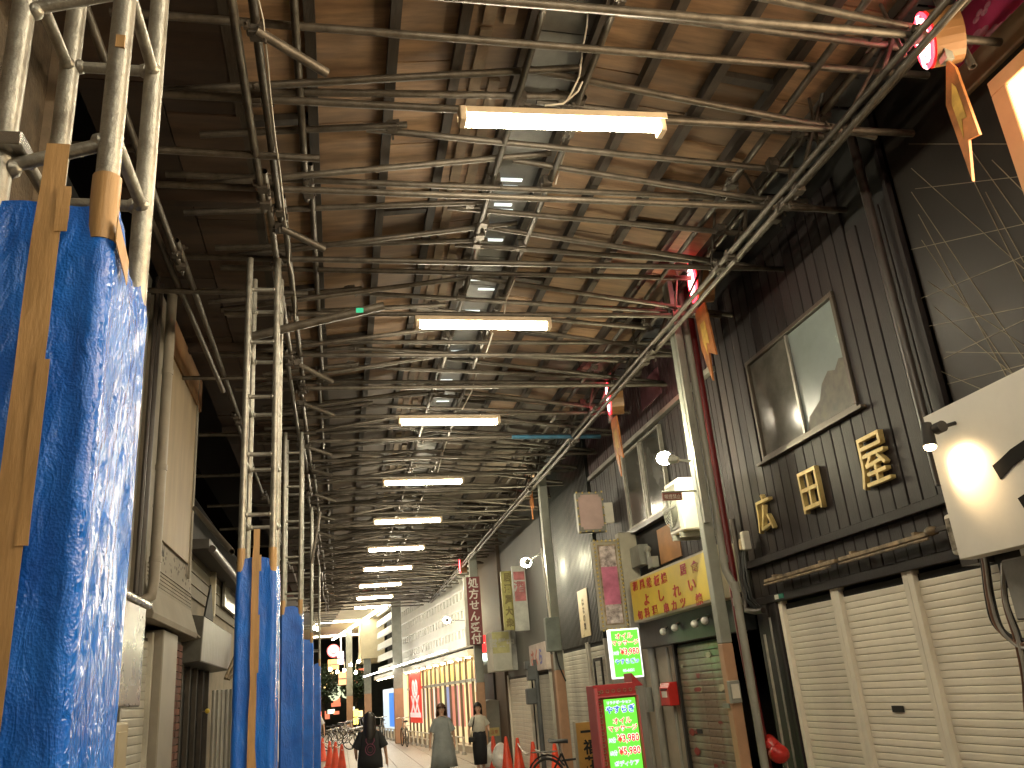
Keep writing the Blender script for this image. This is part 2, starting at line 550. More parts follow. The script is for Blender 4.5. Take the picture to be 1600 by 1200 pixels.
for k, Y in enumerate(FR):
    far = Y > 14
    nn = 8 if far else 12
    oe = Y < 15
    jl, jr = jit(.12), jit(.14)
    st('chord_tube', (XL + jl, Y + jit(.02), 5.05 + jit(.01)), (XR + jr, Y + jit(.03), 5.05 + jit(.01)), n=nn, oe=oe)
    # rafters: cross near the ridge
    yo = .055
    st('rafter_tube', (XL + .1 + jit(.15), Y + yo, 5.1), (XM + .15 + jit(.1), Y + yo + jit(.03), 5.5 + jit(.03)), n=nn, oe=oe)
    st('rafter_tube', (XM - .15 + jit(.1), Y + yo + .06, 5.5 + jit(.03)), (XR - .02 + jit(.25), Y + yo + jit(.03), 5.09), n=nn, oe=oe)
    # two cross tubes per bay close below the deck, each of two lengths with a sleeve
    for q, off in enumerate((.3, .68)):
        yy = Y + off + jit(.05)
        xm = random.uniform(.1, .5) if (k + q) % 2 else random.uniform(1.1, 1.7)
        a = V((-1.0 + jit(.2), yy + jit(.03), 5.3 + jit(.02))); bm = V((xm, yy + jit(.02), 5.46)); 
        if (k * 2 + q) % 3 == 0:
            st('cross_tube', (-1.0 + jit(.3), yy, 5.36 + jit(.02)), (3.75 + jit(.25), yy + jit(.06), 5.36 + jit(.02)), n=nn, oe=oe)
            continue
        st('cross_tube', a, bm, n=nn, oe=oe)
        c0 = V((xm - .28, yy + .06, 5.45)); c1 = V((3.62 + jit(.25), yy + .06 + jit(.05), 5.27 + jit(.03)))
        st('cross_tube', c0, c1, n=nn, oe=oe)
        if Y < 14:
            clamp(bm - V((.1, -.03, 0))); clamp((3.3, yy + .03, 5.3))
    # left tails beyond the rail
    if k % 2 == 0:
        st('tail_tube', (-2.1 + jit(.3), Y + .45, 4.99), (-.2 + jit(.1), Y + .5, 5.0), n=8, oe=oe)
    # right edge web: hangers between rail and upper tubes
    for q in range(3):
        y0 = Y + .1 + q * .3
        x1 = 3.42 + .13 * q + jit(.06)
        st('hanger_tube', (3.33 + jit(.03), y0 + jit(.06), 5.03), (x1, y0 + random.choice((-.22, .2)), 5.62 + jit(.06)), r=.016 if q == 1 else .012, oe=False, n=8)
    if k % 3 == 1 and Y < 6:
        st('drop_tube', (3.62, Y + .1, 5.6), (3.66, Y + .02, 4.86), n=10)
    if Y < 20:
        for xx in (-.46, 3.33):
            clamp((xx, Y, 5.05)); clamp((xx + .03, Y + .06, 5.1))
        for xx in (1.23, 1.64):
            clamp((xx, Y + .3, 5.42))
# rails along the street
RAILS = [('rail_tube', -.485, 5.0, 3.0), ('rail_tube', -.39, 5.04, 3.6), ('rail_tube', 3.30, 5.0, 4.1), ('rail_tube', 3.335, 4.945, 3.2),
         ('rail_tube', -1.19, 4.99, 4.0), ('purlin_tube', 1.23, 5.4, 4.0), ('purlin_tube', 1.65, 5.4, 3.3), ('purlin_tube', 3.12, 5.33, 4.0),
         ('purlin_tube', -.2, 5.33, 4.0), ('purlin_tube', 3.5, 5.42, 3.1), ('purlin_tube', 3.62, 5.2, 3.8)]
for nm, x, z, L in RAILS:
    y = 1.4 + random.random()
    q = 0
    while y < 33.5:
        y1 = min(y + L, 34)
        dx = .018 * (1 if q % 2 else -1)
        st(nm, (x + dx, y - .35, z + (q % 2) * .02), (x + dx + jit(.01), y1 + .1, z + (q % 2) * .02), n=10)
        if y < 16:
            clamp((x, y, z)); clamp((x, y - .2, z))
        y = y1; q += 1
# stub braces that stick out from the left rail
for y in (3.67, 5.65, 8.35, 9.6, 11.4, 12.6, 14.2, 15.9, 17.6, 19.5, 21.3, 23.4, 25.6, 27.8):
    st('stub_tube', (-.4, y - .03, 4.98), (-.07 + jit(.03), y + .27 + jit(.1), 4.93), r=.027, n=12)
    if y < 12:
        clamp((-.4, y, 5.0))
# lower left rail seen past the first column, and a diagonal brace further back
st('brace_tube', (-1.34, 5.4, 5.1), (-1.2, 8.9, 4.9))
st('brace_tube', at(304, 794, 0, -1.2), at(362, 862, 0, -.66), r=.02)
st('brace_tube', at(500, 800, 1, 11.0) , at(487, 880, 1, 10.9), r=.02)
if clamps.v:
    cl = part('clamp', clamps, CLAMPM, sc); cl['kind'] = 'stuff'
# thick rectangular brace going up from column 2 to the deck
st('brace_tube', at(388, 527, 1, 6.3), at(600, 478, 1, 6.2), r=.034)
g = MB(); pA = at(562, 485, 1, 6.05); g.box(pA - V((.028, .004, .02)), pA + V((.028, .004, .02)))
part('tape_mark', g, mat('turquoise_tape', (0.04, 0.62, 0.42), 0.3, 0, .05, 5, 0), sc, label='small turquoise tape mark on a tube')
# blue wrapped tube crossing at lamp three
g = MB(); g.tube(at(800, 683, 1, 11.2), at(938, 682, 1, 11.2), .03, 10)
part('wrapped_tube', g, mat('faded_blue_wrap', (0.03, 0.13, 0.22), 0.5, 0, .3, 9, .1), sc, True, 'tube wrapped in faded blue sheet')

# ---- deck: plywood sheets on joists
dk = thing('plywood_deck', 'temporary roof deck of brown plywood sheets on dark timber joists above the scaffold', 'roof', (1.4, 3, 5.8))


def dz(x):
    return 5.74 - 0.13 * abs(x - XM)


JX = [-.62, -.15, .37, .82, 1.27, 1.72, 2.17, 2.64, 3.1, 3.52]
me_cache = {}


def sheet(x0, x1, y0, y1, material, name='plywood_sheet', lift=0.0, th=.015):
    g = MB()
    z0, z1 = dz(x0) + .075 + lift, dz(x1) + .075 + lift
    g.prism([(x0, y0, z0), (x0, y1, z0), (x0, y1, z0 + th), (x0, y0, z0 + th)], (x1 - x0, 0, z1 - z0))
    return part(name, g, material, dk)


NP = 0
far_ply = MB()
for j in range(len(JX) - 1):
    x0, x1 = JX[j], JX[j + 1]
    y = 2.2 + (j % 3) * .3
    poly = (j == 4)
    while y < 33.6:
        L = .91 if not poly else .62
        if y > 19:
            L = 1.8
        y1 = min(y + L - .012, 34)
        if poly:
            sheet(x0 + .002, x1 - .002, y, y1, POLYC, 'polycarbonate_sheet', .012 + .006 * (int(y * 3) % 2), .004)
        else:
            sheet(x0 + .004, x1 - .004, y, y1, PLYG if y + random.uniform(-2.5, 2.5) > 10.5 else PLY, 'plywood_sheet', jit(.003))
            NP += 1
        y += L
# lit gaps in the clear corrugated strips, their light painted on as glow
SLOT = glow('painted_gap_glow', (0.75, 0.82, 0.8), 0.55)
for (x, y, wd) in ((798, 281, 40), (792, 292, 36), (795, 306, 30), (786, 320, 30), (789, 329, 26), (778, 352, 30), (772, 375, 30), (742, 437, 20), (760, 452, 28), (735, 470, 28), (738, 486, 24),
                   (722, 535, 26), (716, 549, 24), (697, 594, 20), (688, 617, 22), (692, 627, 20)):
    p = at(x, y, 2, 5.79)
    g = MB(); hw = wd / 2 / 1317 * (p.y + .6)
    g.box((p.x - hw, p.y - .022, 5.788), (p.x + hw, p.y + .022, 5.793))
    part('glowing_gap', g, SLOT, dk)
for j, x in enumerate(JX):
    y = 2.0 - (j % 2)
    while y < 33.8:
        y1 = min(y + 3.9, 34)
        g = MB(); z = dz(x)
        g.obox((x - .034, y, z - .005), (.068, 0, 0), (jit(.01), y1 - y - .01, 0), (0, 0, .078))
        part('joist', g, JOIST, dk)
        y = y1
# cross noggings and pale battens
for k in range(46):
    y = 3.1 + k * .66
    if y > 33:
        break
    j = random.randrange(0, 9)
    for jj in ((j, (j + 4) % 9) if k % 2 else (j,)):
        x0, x1 = JX[jj] + .036, JX[jj + 1] - .036
        g = MB(); g.prism([(x0, y, dz(x0) + .02), (x0, y + .07, dz(x0) + .02), (x0, y + .07, dz(x0) + .07), (x0, y, dz(x0) + .07)], (x1 - x0, 0, dz(x1) - dz(x0)))
        part('nogging', g, JOIST, dk)
for x in (.98, 1.12):
    y = 2.5
    while y < 24:
        g = MB(); g.box((x - .04, y, dz(x) + .04), (x + .04, y + 1.75, dz(x) + .07))
        part('pale_batten', g, BATTEN, dk); y += 1.8 + (x > 1) * .5
# dark boards left of the rail and right edge strips
ix = 0
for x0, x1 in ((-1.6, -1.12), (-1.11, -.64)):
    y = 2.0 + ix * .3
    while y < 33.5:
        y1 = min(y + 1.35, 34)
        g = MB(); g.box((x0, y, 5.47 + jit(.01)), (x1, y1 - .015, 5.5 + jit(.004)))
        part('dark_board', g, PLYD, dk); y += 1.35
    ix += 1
for x0, x1, zz in ((3.56, 3.68, 5.56), (3.7, 3.98, 5.62)):
    y = 2.5
    while y < 33.5:
        g = MB()
        for q in range(9):
            g.box((x0 + jit(.01), y + q * .2, zz + (q % 2) * .018), (x1, y + q * .2 + .19, zz + .012 + (q % 2) * .018))
        part('corrugated_edge_sheet', g, mat('blue_grey_sheet', (0.1, 0.105, 0.115), 0.4, .3, .3, 3, .05), dk); y += 1.82
# left transverse timber
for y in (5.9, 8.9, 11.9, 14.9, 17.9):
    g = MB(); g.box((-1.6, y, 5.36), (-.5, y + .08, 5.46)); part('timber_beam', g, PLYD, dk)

# ================================================================== TRUSS COLUMNS + TARPS
colx = [(-.50, 1.74, .22, .33, 'nearest column, a four tube truss with its lower part wrapped in blue tarp', 2.72),
        (-.45, 6.1, .21, .36, 'second truss column from the viewer, bare tubes above a blue wrapped base', 2.64),
        (-.46, 10.7, .20, .34, 'third truss column, standing just beyond the second one', 2.8),
        (-.47, 15.2, .20, .34, 'fourth truss column in the left row', 2.76),
        (-.49, 22.0, .20, .34, 'farthest of the truss columns in the left row', 2.66)]
TL = ['blue tarpaulin wrapped round the nearest column with a long tape strip, filling the left edge',
      'blue tarpaulin round the second column with brown tape down the middle',
      'blue tarpaulin round the third column, partly hidden by the second one', 'blue tarpaulin round the fourth column',
      'blue tarpaulin round the farthest column beside the traffic cones']
for ci, (xf, yf, wd, dp, lab, tz) in enumerate(colx):
    t = thing('truss_column', lab, 'column', (xf - wd / 2, yf + dp / 2, 0), 'tube truss columns under the left rail')
    P4 = [(xf, yf), (xf - wd, yf), (xf - wd, yf + dp), (xf, yf + dp)]
    for (px, py) in P4:
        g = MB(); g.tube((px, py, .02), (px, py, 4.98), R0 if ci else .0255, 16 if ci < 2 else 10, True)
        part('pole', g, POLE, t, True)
        g = MB(); g.box((px - .06, py - .06, 0.012), (px + .06, py + .06, .022)); part('base_plate', g, POLE, t)
    for k in range(11):
        z = .31 + .44 * k + (0 if ci else .0)
        for a, b_, nm, dzz in ((0, 1, 'rung', .0), (2, 3, 'rung', -.02), (0, 3, 'rung', -.03), (1, 2, 'rung', -.03)):
            if (a, b_) == (1, 2) and ci > 1:
                continue
            A, B = P4[a], P4[b_]
            za = zb = z + dzz
            if (a, b_) == (0, 1) and ci == 0:
                za -= .06; zb -= .14
            g = MB(); g.tube((A[0], A[1], za), (B[0], B[1], zb), .0155, 10)
            part(nm, g, POLE, t, True)
            if ci < 2:
                for Q, zq, O_ in ((A, za, B), (B, zb, A)):
                    d_ = (V((O_[0], O_[1], 0)) - V((Q[0], Q[1], 0))).normalized()
                    g = MB(); g.ball(V((Q[0], Q[1], zq)) + d_ * .024, .021, .021, .021, 8, 6)
                    part('weld', g, POLE, t, True)
    if ci == 0:
        g = MB(); p = at(22, 238, 1, yf); g.box((p.x - .045, yf - .05, p.z - .012), (p.x + .03, yf + .05, p.z + .022)); bevel(part('bracket', g, CHROME, t), .003)
    # tarp
    n_s = 150 if ci == 0 else (90 if ci == 1 else 40)
    n_z = 240 if ci == 0 else (120 if ci == 1 else 40)
    mrg = .0285
    x0, x1, y0, y1 = xf - wd - mrg, xf + mrg, yf - mrg, yf + dp + mrg
    corners = [(x0, y1), (x0, y0), (x1, y0), (x1, y1)]
    ra = mrg
    # rounded rectangle hugging the four poles: back-left, front-left, front-right, back-right
    pcs = []; per = 0
    cc = [(x0 + ra, y1 - ra), (x0 + ra, y0 + ra), (x1 - ra, y0 + ra), (x1 - ra, y1 - ra)]
    dirs = [V((-1, 0, 0)), V((0, -1, 0)), V((1, 0, 0)), V((0, 1, 0))]      # outward normal of the side after corner i
    for i in range(4):
        A = V((*cc[i], 0)) + dirs[i] * ra; B = V((*cc[(i + 1) % 4], 0)) + dirs[i] * ra
        L = (B - A).length; pcs.append((per, L, 'l', A, B, dirs[i])); per += L
        L = ra * math.pi / 2; pcs.append((per, L, 'a', V((*cc[(i + 1) % 4], 0)), i, None)); per += L

    def perim(s):
        s %= per
        for pc_ in reversed(pcs):
            if s >= pc_[0] - 1e-9:
                u = (s - pc_[0]) / pc_[1]
                if pc_[2] == 'l':
                    return pc_[3].lerp(pc_[4], u), pc_[5], min(1, u * (1 - u) * 7)
                a0, a1 = dirs[pc_[4]], dirs[(pc_[4] + 1) % 4]
                d_ = (a0 * math.cos(u * math.pi / 2) + a1 * math.sin(u * math.pi / 2))
                return pc_[3] + d_ * ra, d_, 0.0
    sc_front = pcs[4][0]
    ctr = V(((x0 + x1) / 2, (y0 + y1) / 2, 0))
    vs = []; fs = []
    for iz in range(n_z + 1):
        fz = iz / n_z
        for i_s in range(n_s):
            s_ = per * i_s / n_s
            p, o_, wn_ = perim(s_)
            ztop = tz + .045 * noise.noise(V((s_ * 5, ci * 9.1, 0))) - .05 * max(0, math.sin(s_ * 9 + ci)) ** 3
            z = .03 + (ztop - .03) * fz
            q = V((s_ * 2.4, z * 1.1, ci * 3.7))
            # diagonal pull creases + crumple
            d_ = .009 * noise.noise(V((s_ * 6 + z * 2.6, z * .8 - s_ * 2.2, ci))) + .007 * abs(noise.noise(V((s_ * 15 - z * 5, z * 1.6, 5 + ci)))) + .002 * noise.noise(V((s_ * 34, z * 12, 1)))
            d_ = .0022 * noise.noise(V((s_ * 30, z * 9, ci))) + .0015 + wn_ * (d_ * .9 - .007)
            if fz > .96:
                d_ -= .012 * (fz - .96) / .04
            p = p + o_ * d_
            vs.append((p.x, p.y, z))
    for iz in range(n_z):
        for i_s in range(n_s):
            a = iz * n_s + i_s; b_ = iz * n_s + (i_s + 1) % n_s
            fs.append((a, b_, b_ + n_s, a + n_s))
    g = MB(); g.add(vs, fs)
    tp = thing('blue_tarp', TL[ci], 'tarpaulin', (ctr.x, ctr.y, 0), 'blue tarps wrapped round the column bases')
    o = part('tarp_sheet', g, TARP, tp, True)
    o.data.materials.append(TARP2)
    for pl in o.data.polygons:
        if pl.normal.x > .75:
            pl.material_index = 1
    for pl in o.data.polygons:
        pl.use_smooth = True
    # horizontal seam on tarp
    # tape strips: vertical down the front, bands round the front poles
    def tape_strip(xa, xb, za, zb, yy, nseg=26):
        g = MB()
        L_, R_ = [], []
        for i in range(nseg + 1):
            z = za + (zb - za) * i / nseg
            j0 = jit(.0012)
            L_.append((xa + j0 + (.006 if i % 9 > 6 else 0), yy + .003 * noise.noise(V((0, z * 6, ci))), z)); R_.append((xb + jit(.001) + (.008 if 9 < i < 13 else 0), yy + .003 * noise.noise(V((3, z * 6, ci))), z))
        vs = L_ + R_
        kk = nseg + 1
        g.add(vs, [(i, kk + i, kk + i + 1, i + 1) for i in range(nseg)])
        o = part('tape_strip', g, TAPEM, tp)
        sd = o.modifiers.new('thickness', 'SOLIDIFY'); sd.thickness = .0012
        return o
    if ci < 2:
        fx = xf - wd * (.44 if ci == 0 else .52)
        hw = .027 if ci == 0 else .024
        tape_strip(fx - hw, fx + hw, .03, tz + (.13 if ci == 0 else .2), y0 - .016)
        tape_strip(fx + hw - .012, fx + hw + .014, tz - .09, tz + .02, y0 - .019, 6)
        tape_strip(fx + hw - .012, fx + hw + .01, tz - .75, tz - .38, y0 - .019, 6)
    for (px, py) in ((P4[0],) if ci == 0 else P4[:2]):
        g = MB(); g.tube((px, py, tz - .09), (px, py, tz + .075), .0305 if ci == 0 else .0275, 16)
        part('tape_band', g, TAPEM, tp, True)
    if ci == 0:
        g = MB(); g.obox((xf + .036, yf - .03, tz - .1), (.002, .0, 0), (.004, .1, -.055), (0, 0, .06))
        part('tape_patch', g, TAPEM, tp)
        pz = at(190, 75, 1, yf).z
        g = MB(); g.box((xf - .004, yf - .0275, pz - .02), (xf + .016, yf - .022, pz + .015)); part('tape_patch', g, TAPEM, tp)

# ================================================================== RIGHT SIDE
XW = 4.0


def wall(name, label, x0, y0, y1, z0, z1, material, cat='building', xb=4.6):
    t = thing(name, label, cat, (x0, (y0 + y1) / 2, 0))
    g = MB(); g.box((x0, y0, z0), (xb, y1, z1))
    part('wall', g, material, t)
    return t


SLATP = [(0, 0), (-.007, .003), (-.0085, .014), (-.0085, .038), (-.0065, .0455), (0, .0485)]


def shutter(name, label, x, y0, y1, ztop, material, pitch=.05, zbot=0.03, slot=None, sgn=1, guides=True, gm=None, par=None):
    t = thing(name, label, 'shutter', (x, (y0 + y1) / 2, 0))
    k = pitch / .05
    g = MB(); g.prism([(x + sgn * px, y0, pz * k) for px, pz in SLATP], (0, y1 - y0, 0))
    me = g.mesh('slat', material)
    g = MB(); g.box((min(x, x + sgn * .012), y0, zbot), (max(x, x + sgn * .012), y1, ztop)); part('shutter_backing', g, BLACK, t)
    z = zbot
    while z + pitch <= ztop + .001:
        link('slat', me, t, V((0, 0, z)))
        z += pitch
    if guides:
        for yy in (y0, y1):
            g = MB(); a, b_ = sorted((x - sgn * .045, x + sgn * .02)); g.box((a, yy - .03, 0.012), (b_, yy + .03, ztop + .05))
            bevel(part('side_guide', g, gm or material, t), .004)
    if slot:
        g = MB(); g.box((x - sgn * .016 - .003, slot[0] - .07, slot[1] - .022), (x - sgn * .016 + .003, slot[0] + .07, slot[1] + .022)); part('letter_slot', g, BLACK, t)
    return t


def boards(t, x, y0, y1, z0, z1, pitch, material, hole=None, th=.018, name='cladding_board'):
    y = y0
    while y < y1 - .02:
        yy = min(y + pitch - .009, y1)
        spans = [(z0, z1)]
        if hole and yy > hole[0] and y < hole[1]:
            spans = [(z0, hole[2]), (hole[3], z1)]
        for a, b_ in spans:
            dx = jit(.003)
            g = MB(); g.box((x - th + dx, y, a), (x + .004, yy, b_))
            bevel(part(name, g, material, t), .004)
        y += pitch


# ---------------- dark clad shop with the three gilded characters
A = wall('clad_shop_building', 'dark brown timber clad building above the three cream shutters', 4.0, 4.66, 7.86, 2.27, 7.4, BLACK)
boards(A, 4.0, 5.29, 7.86, 2.66, 5.4, .1515, DARKBOARD, hole=(5.60, 7.16, 3.53, 4.49))
boards(A, 4.0, 4.68, 5.27, 2.66, 4.86, .1515, DARKBOARD)
boards(A, 4.0, 4.68, 7.86, 2.30, 2.58, .1515, DARKBOARD)
g = MB(); g.box((3.93, 4.6, 2.585), (4.0, 7.9, 2.655)); bevel(part('ledge', g, DARKBOARD, A), .005)
g = MB(); g.box((3.95, 4.3, 2.225), (4.05, 7.9, 2.296)); bevel(part('shutter_header', g, DARKBOARD, A), .005)
g = MB(); g.box((3.955, 4.66, 3.0), (4.02, 4.70, 7.3)); part('corner_trim', g, DARKBOARD, A)
g = MB(); g.tube((3.90, 4.82, 2.7), (3.90, 4.82, 7.2), .035, 12); part('downpipe', g, mat('dark_pipe', (.05, .04, .035), .35, 0, .2, 5), A, True)
# window of two sashes, one lighter
wn = thing('sliding_window', 'two pane frosted sliding window in the dark cladding above the gilded characters', 'window', (4.0, 6.38, 4.0))
g = MB()
for (a, b_) in (((3.955, 5.58, 3.50), (4.06, 7.18, 3.54)), ((3.955, 5.58, 4.47), (4.06, 7.18, 4.51)), ((3.955, 5.58, 3.541), (4.06, 5.62, 4.469)), ((3.955, 7.14, 3.541), (4.06, 7.18, 4.469))):
    g.box(a, b_)
bevel(part('frame', g, mat('bronze_frame', (.1, .08, .06), .4, .4, .2, 6), wn), .003)
g = MB(); g.box((3.985, 6.40, 3.545), (4.0, 7.135, 4.465)); part('pane', g, GLASS, wn, label='darker left pane')
GL2 = mat('frosted_glass_reflecting', (0.24, 0.285, 0.28), 0.22, 0, .3, 1.2, .03, 8, col2=(.2, .23, .23))  # same frosted glass with reflected light put into a paler colour
g = MB(); g.box((3.990, 5.63, 3.545), (3.998, 6.38, 4.465)); part('pane', g, GL2, wn, label='paler right pane with things leaning behind it')
pts = [(5.64, 3.55), (6.36, 3.55), (6.30, 3.66), (6.1, 3.74), (6.02, 3.86), (5.9, 3.93), (5.8, 3.9), (5.72, 3.97), (5.64, 3.95)]
g = MB(); g.prism([(3.989, a, b_) for a, b_ in pts], (-.002, 0, 0)); part('silhouette', g, mat('things_behind_glass', (.11, .095, .065), .5, 0, .5, 9, 0), wn)
g = MB(); g.box((3.962, 6.375, 3.545), (3.984, 6.405, 4.465)); part('sash_stile', g, ALU, wn)
g = MB(); g.box((3.93, 5.5, 3.475), (3.99, 7.26, 3.4985)); part('sill', g, MATS['bronze_frame'], wn)
# letters
nm = thing('shop_name_characters', 'three raised gilded characters 広田屋 spaced along the dark cladding', 'sign', (3.97, 6.4, 3.05))
for ch, yy, zz, sz_ in (('広', 7.30, 3.035, .38), ('田', 6.44, 3.05, .42), ('屋', 5.52, 3.06, .45)):
    text('character', ch, sz_, (3.95, yy, zz), 'W', GOLD, nm, bold=0.0, depth=.022, sx=.86)
# shutters of the clad shop
for i, (a, b_, lb) in enumerate(((6.48, 7.40, 'left cream roller shutter under the dark cladding, next to the black post'),
                                 (5.51, 6.44, 'middle cream roller shutter with a letter slot'), (4.36, 5.47, 'right cream roller shutter lit by the spotlight'))):
    shutter('roller_shutter', lb, 4.02, a + .01, b_ - .01, 2.20, SHUT, .0505, slot=(5.98, 1.3) if i == 1 else None, gm=SHUT)['group'] = 'cream shutters of the clad shop'
# rusty double lamp battens below the ledge
bt = thing('lamp_batten', 'old empty rusty lamp battens in a line above the cream shutters', 'lamp fitting', (3.9, 6.1, 2.43))
RUST = mat('rusty_cream_metal', (.34, .25, .15), .6, .2, .5, 10, .2, 40, dirt=.4)
for a, b_, dzz in ((6.22, 7.44, 0), (4.98, 6.16, .0)):
    g = MB(); g.box((3.885, a, 2.405), (3.925, b_, 2.435)); bevel(part('channel', g, RUST, bt), .004)
    g = MB(); g.box((3.86, a + .05, 2.375), (3.882, b_ - .03, 2.392)); bevel(part('channel', g, RUST, bt), .004)
    for q in (a + .2, b_ - .2):
        g = MB(); g.box((3.884, q, 2.436), (3.98, q + .03, 2.455)); part('bracket', g, RUST, bt)
g = MB(); g.ball((3.88, 5.0, 2.43), .035, .06, .03); part('end_cap', g, RUST, bt, True)
g = MB(); g.box((3.87, 4.72, 2.41), (3.90, 4.96, 2.44)); part('arm', g, MATS['dark_pipe'], bt)
# sticker
sk = thing('alarm_sticker', 'small white and green alarm company plate left of the battens', 'sticker', (3.94, 7.35, 2.27))
g = MB(); g.box((3.944, 7.325, 2.245), (3.949, 7.40, 2.285)); part('white_half', g, WHITEP, sk)
g = MB(); g.box((3.944, 7.235, 2.245), (3.949, 7.324, 2.285)); part('green_half', g, mat('teal_print', (.02, .2, .15), .4, 0, .1, 5, 0), sk)
# floodlight and beige box
fl = thing('floodlight_box', 'cream cased rectangular floodlight under the corner of the white sign', 'light fitting', (3.86, 4.69, 2.36))
c = at(1500, 833, 0, 3.84)
g = MB(); g.box((c.x - .04, c.y - .075, c.z - .13), (c.x + .05, c.y + .075, c.z + .13)); bevel(part('case', g, WHITEP, fl), .025, 3)
g = MB(); g.box((c.x - .046, c.y - .05, c.z - .1), (c.x - .0405, c.y + .05, c.z + .1)); part('lens', g, mat('dull_lens', (.3, .27, .22), .15, 0, .5, 14, 0), fl)
g = MB(); g.box((c.x, c.y - .09, c.z - .2), (c.x + .12, c.y + .06, c.z - .135)); part('mount', g, MATS['dark_pipe'], fl)
jb = thing('junction_box', 'small cream two-part junction box on the black post left of the cladding', 'box', (3.86, 7.6, 2.85))
c = at(1163, 845, 0, 3.86)
g = MB(); g.box((c.x - .02, c.y - .035, c.z - .09), (c.x + .05, c.y + .035, c.z + .09)); bevel(part('case', g, WHITEP, jb), .008)
g = MB(); g.box((c.x - .02, c.y + .037, c.z - .08), (c.x + .05, c.y + .10, c.z + .03)); bevel(part('case', g, RUST, jb), .008)
# black reveal post left of the shutters with conduit
bp_ = thing('shutter_post', 'dark weathered post with conduits left of the cream shutters', 'post', (3.97, 7.63, 0))
for i, (a, b_) in enumerate(((7.43, 7.49), (7.5, 7.6), (7.61, 7.74), (7.75, 7.86))):
    g = MB(); g.box((3.955 + .01 * (i % 2), a, 0.012), (4.1, b_ - .004, 2.224)); bevel(part('board', g, DARKBOARD, bp_), .004)
g = MB(); g.tube((3.94, 7.56, .05), (3.94, 7.56, 2.1), .011, 8); part('conduit', g, ALU, bp_, True)
g = MB(); g.path([(3.9, 7.9, 3.1), (3.9, 7.9, 2.35), (3.88, 7.88, 2.2), (3.88, 7.7, 2.17), (3.9, 7.58, 2.17)], .028, 10); part('bent_pipe', g, MATS['dark_pipe'], bp_, True)
for i in range(4):
    g = MB(); g.path([(3.9, 7.75 + .04 * i, 2.75), (3.88 + jit(.02), 7.72 + .05 * i, 2.5), (3.86, 7.7 + .03 * i + jit(.05), 2.3), (3.92, 7.66 + .04 * i, 2.2)], .007, 6); part('loose_cable', g, RUBBER, bp_, True)

# ---------------- neighbour on the near right: dark panel wall with fine gold lines, lit sign, white sign
Bn = wall('line_pattern_building', 'dark bronze panelled facade with thin crossing gold lines at the right edge', 4.0, -6, 4.63, 2.0, 7.4,
          mat('bronze_panel', (.016, .0115, .008), .45, .2, .2, 1.5, .05, 30))
GLN = mat('gold_inlay_line', (.26, .22, .15), .45, .2, .2, 9, 0)
random.seed(21)
hubs = [(1440, 330), (1470, 560), (1600, 160), (1600, 420), (1650, 620), (1560, 660), (1420, 240)]
LN = [((1424, 263), (1600, 420)), ((1423, 390), (1600, 350)), ((1424, 300), (1600, 560)), ((1430, 470), (1600, 400)), ((1450, 510), (1600, 480)), ((1435, 335), (1590, 620)),
      ((1420, 225), (1600, 225)), ((1440, 375), (1600, 610)), ((1478, 550), (1600, 552)), ((1460, 480), (1600, 600)), ((1470, 580), (1560, 620)), ((1500, 210), (1600, 350)),
      ((1550, 250), (1600, 300)), ((1430, 295), (1600, 275)), ((1520, 280), (1600, 440)), ((1475, 560), (1600, 500)), ((1450, 440), (1600, 540)), ((1540, 300), (1600, 410)), ((1480, 600), (1600, 570))]
for a, b_ in LN:
    p0, p1 = at(*a, 0, 3.998), at(*b_, 0, 3.998)
    g = MB(); g.tube(p0, p1, .003, 4); part('inlay_line', g, GLN, Bn)
g = MB(); g.box((3.95, -6, 5.0), (4.0, 3.86, 5.2)); bevel(part('brown_band', g, mat('beige_band', (.22, .16, .1), .35, 0, .15, 2), Bn), .01)
MAG = mat('magenta_banner', (.4, .03, .1), .5, 0, .3, 1.5, .05, 20, col2=(.22, .015, .055))
g = MB(); g.box((3.97, -6, 5.205), (4.0, 3.85, 7.3)); part('magenta_panel', g, MAG, Bn)
for (x, y, s_) in ((1520, 62, .09), (1548, 52, .07), (1500, 88, .08), (1532, 20, .06), (1580, 30, .07)):
    p = at(x, y, 0, 3.965); g = MB()
    for q in range(4):
        g.ball((3.968, p.y + q * s_ * .6 - s_, p.z + jit(.02)), .004, s_ * .5, s_ * .3, 10, 6)
    part('pale_cloud_print', g, mat('pale_pink_print', (.5, .2, .27), .5, 0, .3, 9, 0), Bn, True)
ls = thing('lightbox_sign', 'large glowing sign with a peach frame high on the right edge', 'sign', (3.9, 2.6, 4.4))
ctop = at(1541, 131, 0, 3.86)
y1, zt = ctop.y, ctop.z
PEACH = mat('peach_frame', (.62, .33, .16), .5, 0, .1, 3, 0)
g = MB(); g.box((3.86, -.9, zt - .1), (3.99, y1, zt)); g.box((3.86, y1 - .12, 3.2), (3.99, y1, zt - .1)); g.box((3.86, -.9, 3.1), (3.99, y1, 3.199)); g.box((3.86, -.9, 3.2), (3.99, -.8, zt - .1))
bevel(part('frame', g, PEACH, ls), .006)
g = MB(); g.box((3.885, -.8, 3.2), (3.98, y1 - .12, zt - .1)); part('lit_panel', g, glow('warm_lightbox_face', (1.0, .76, .46), 6.0), ls)  # face run on out of view to throw more warm light
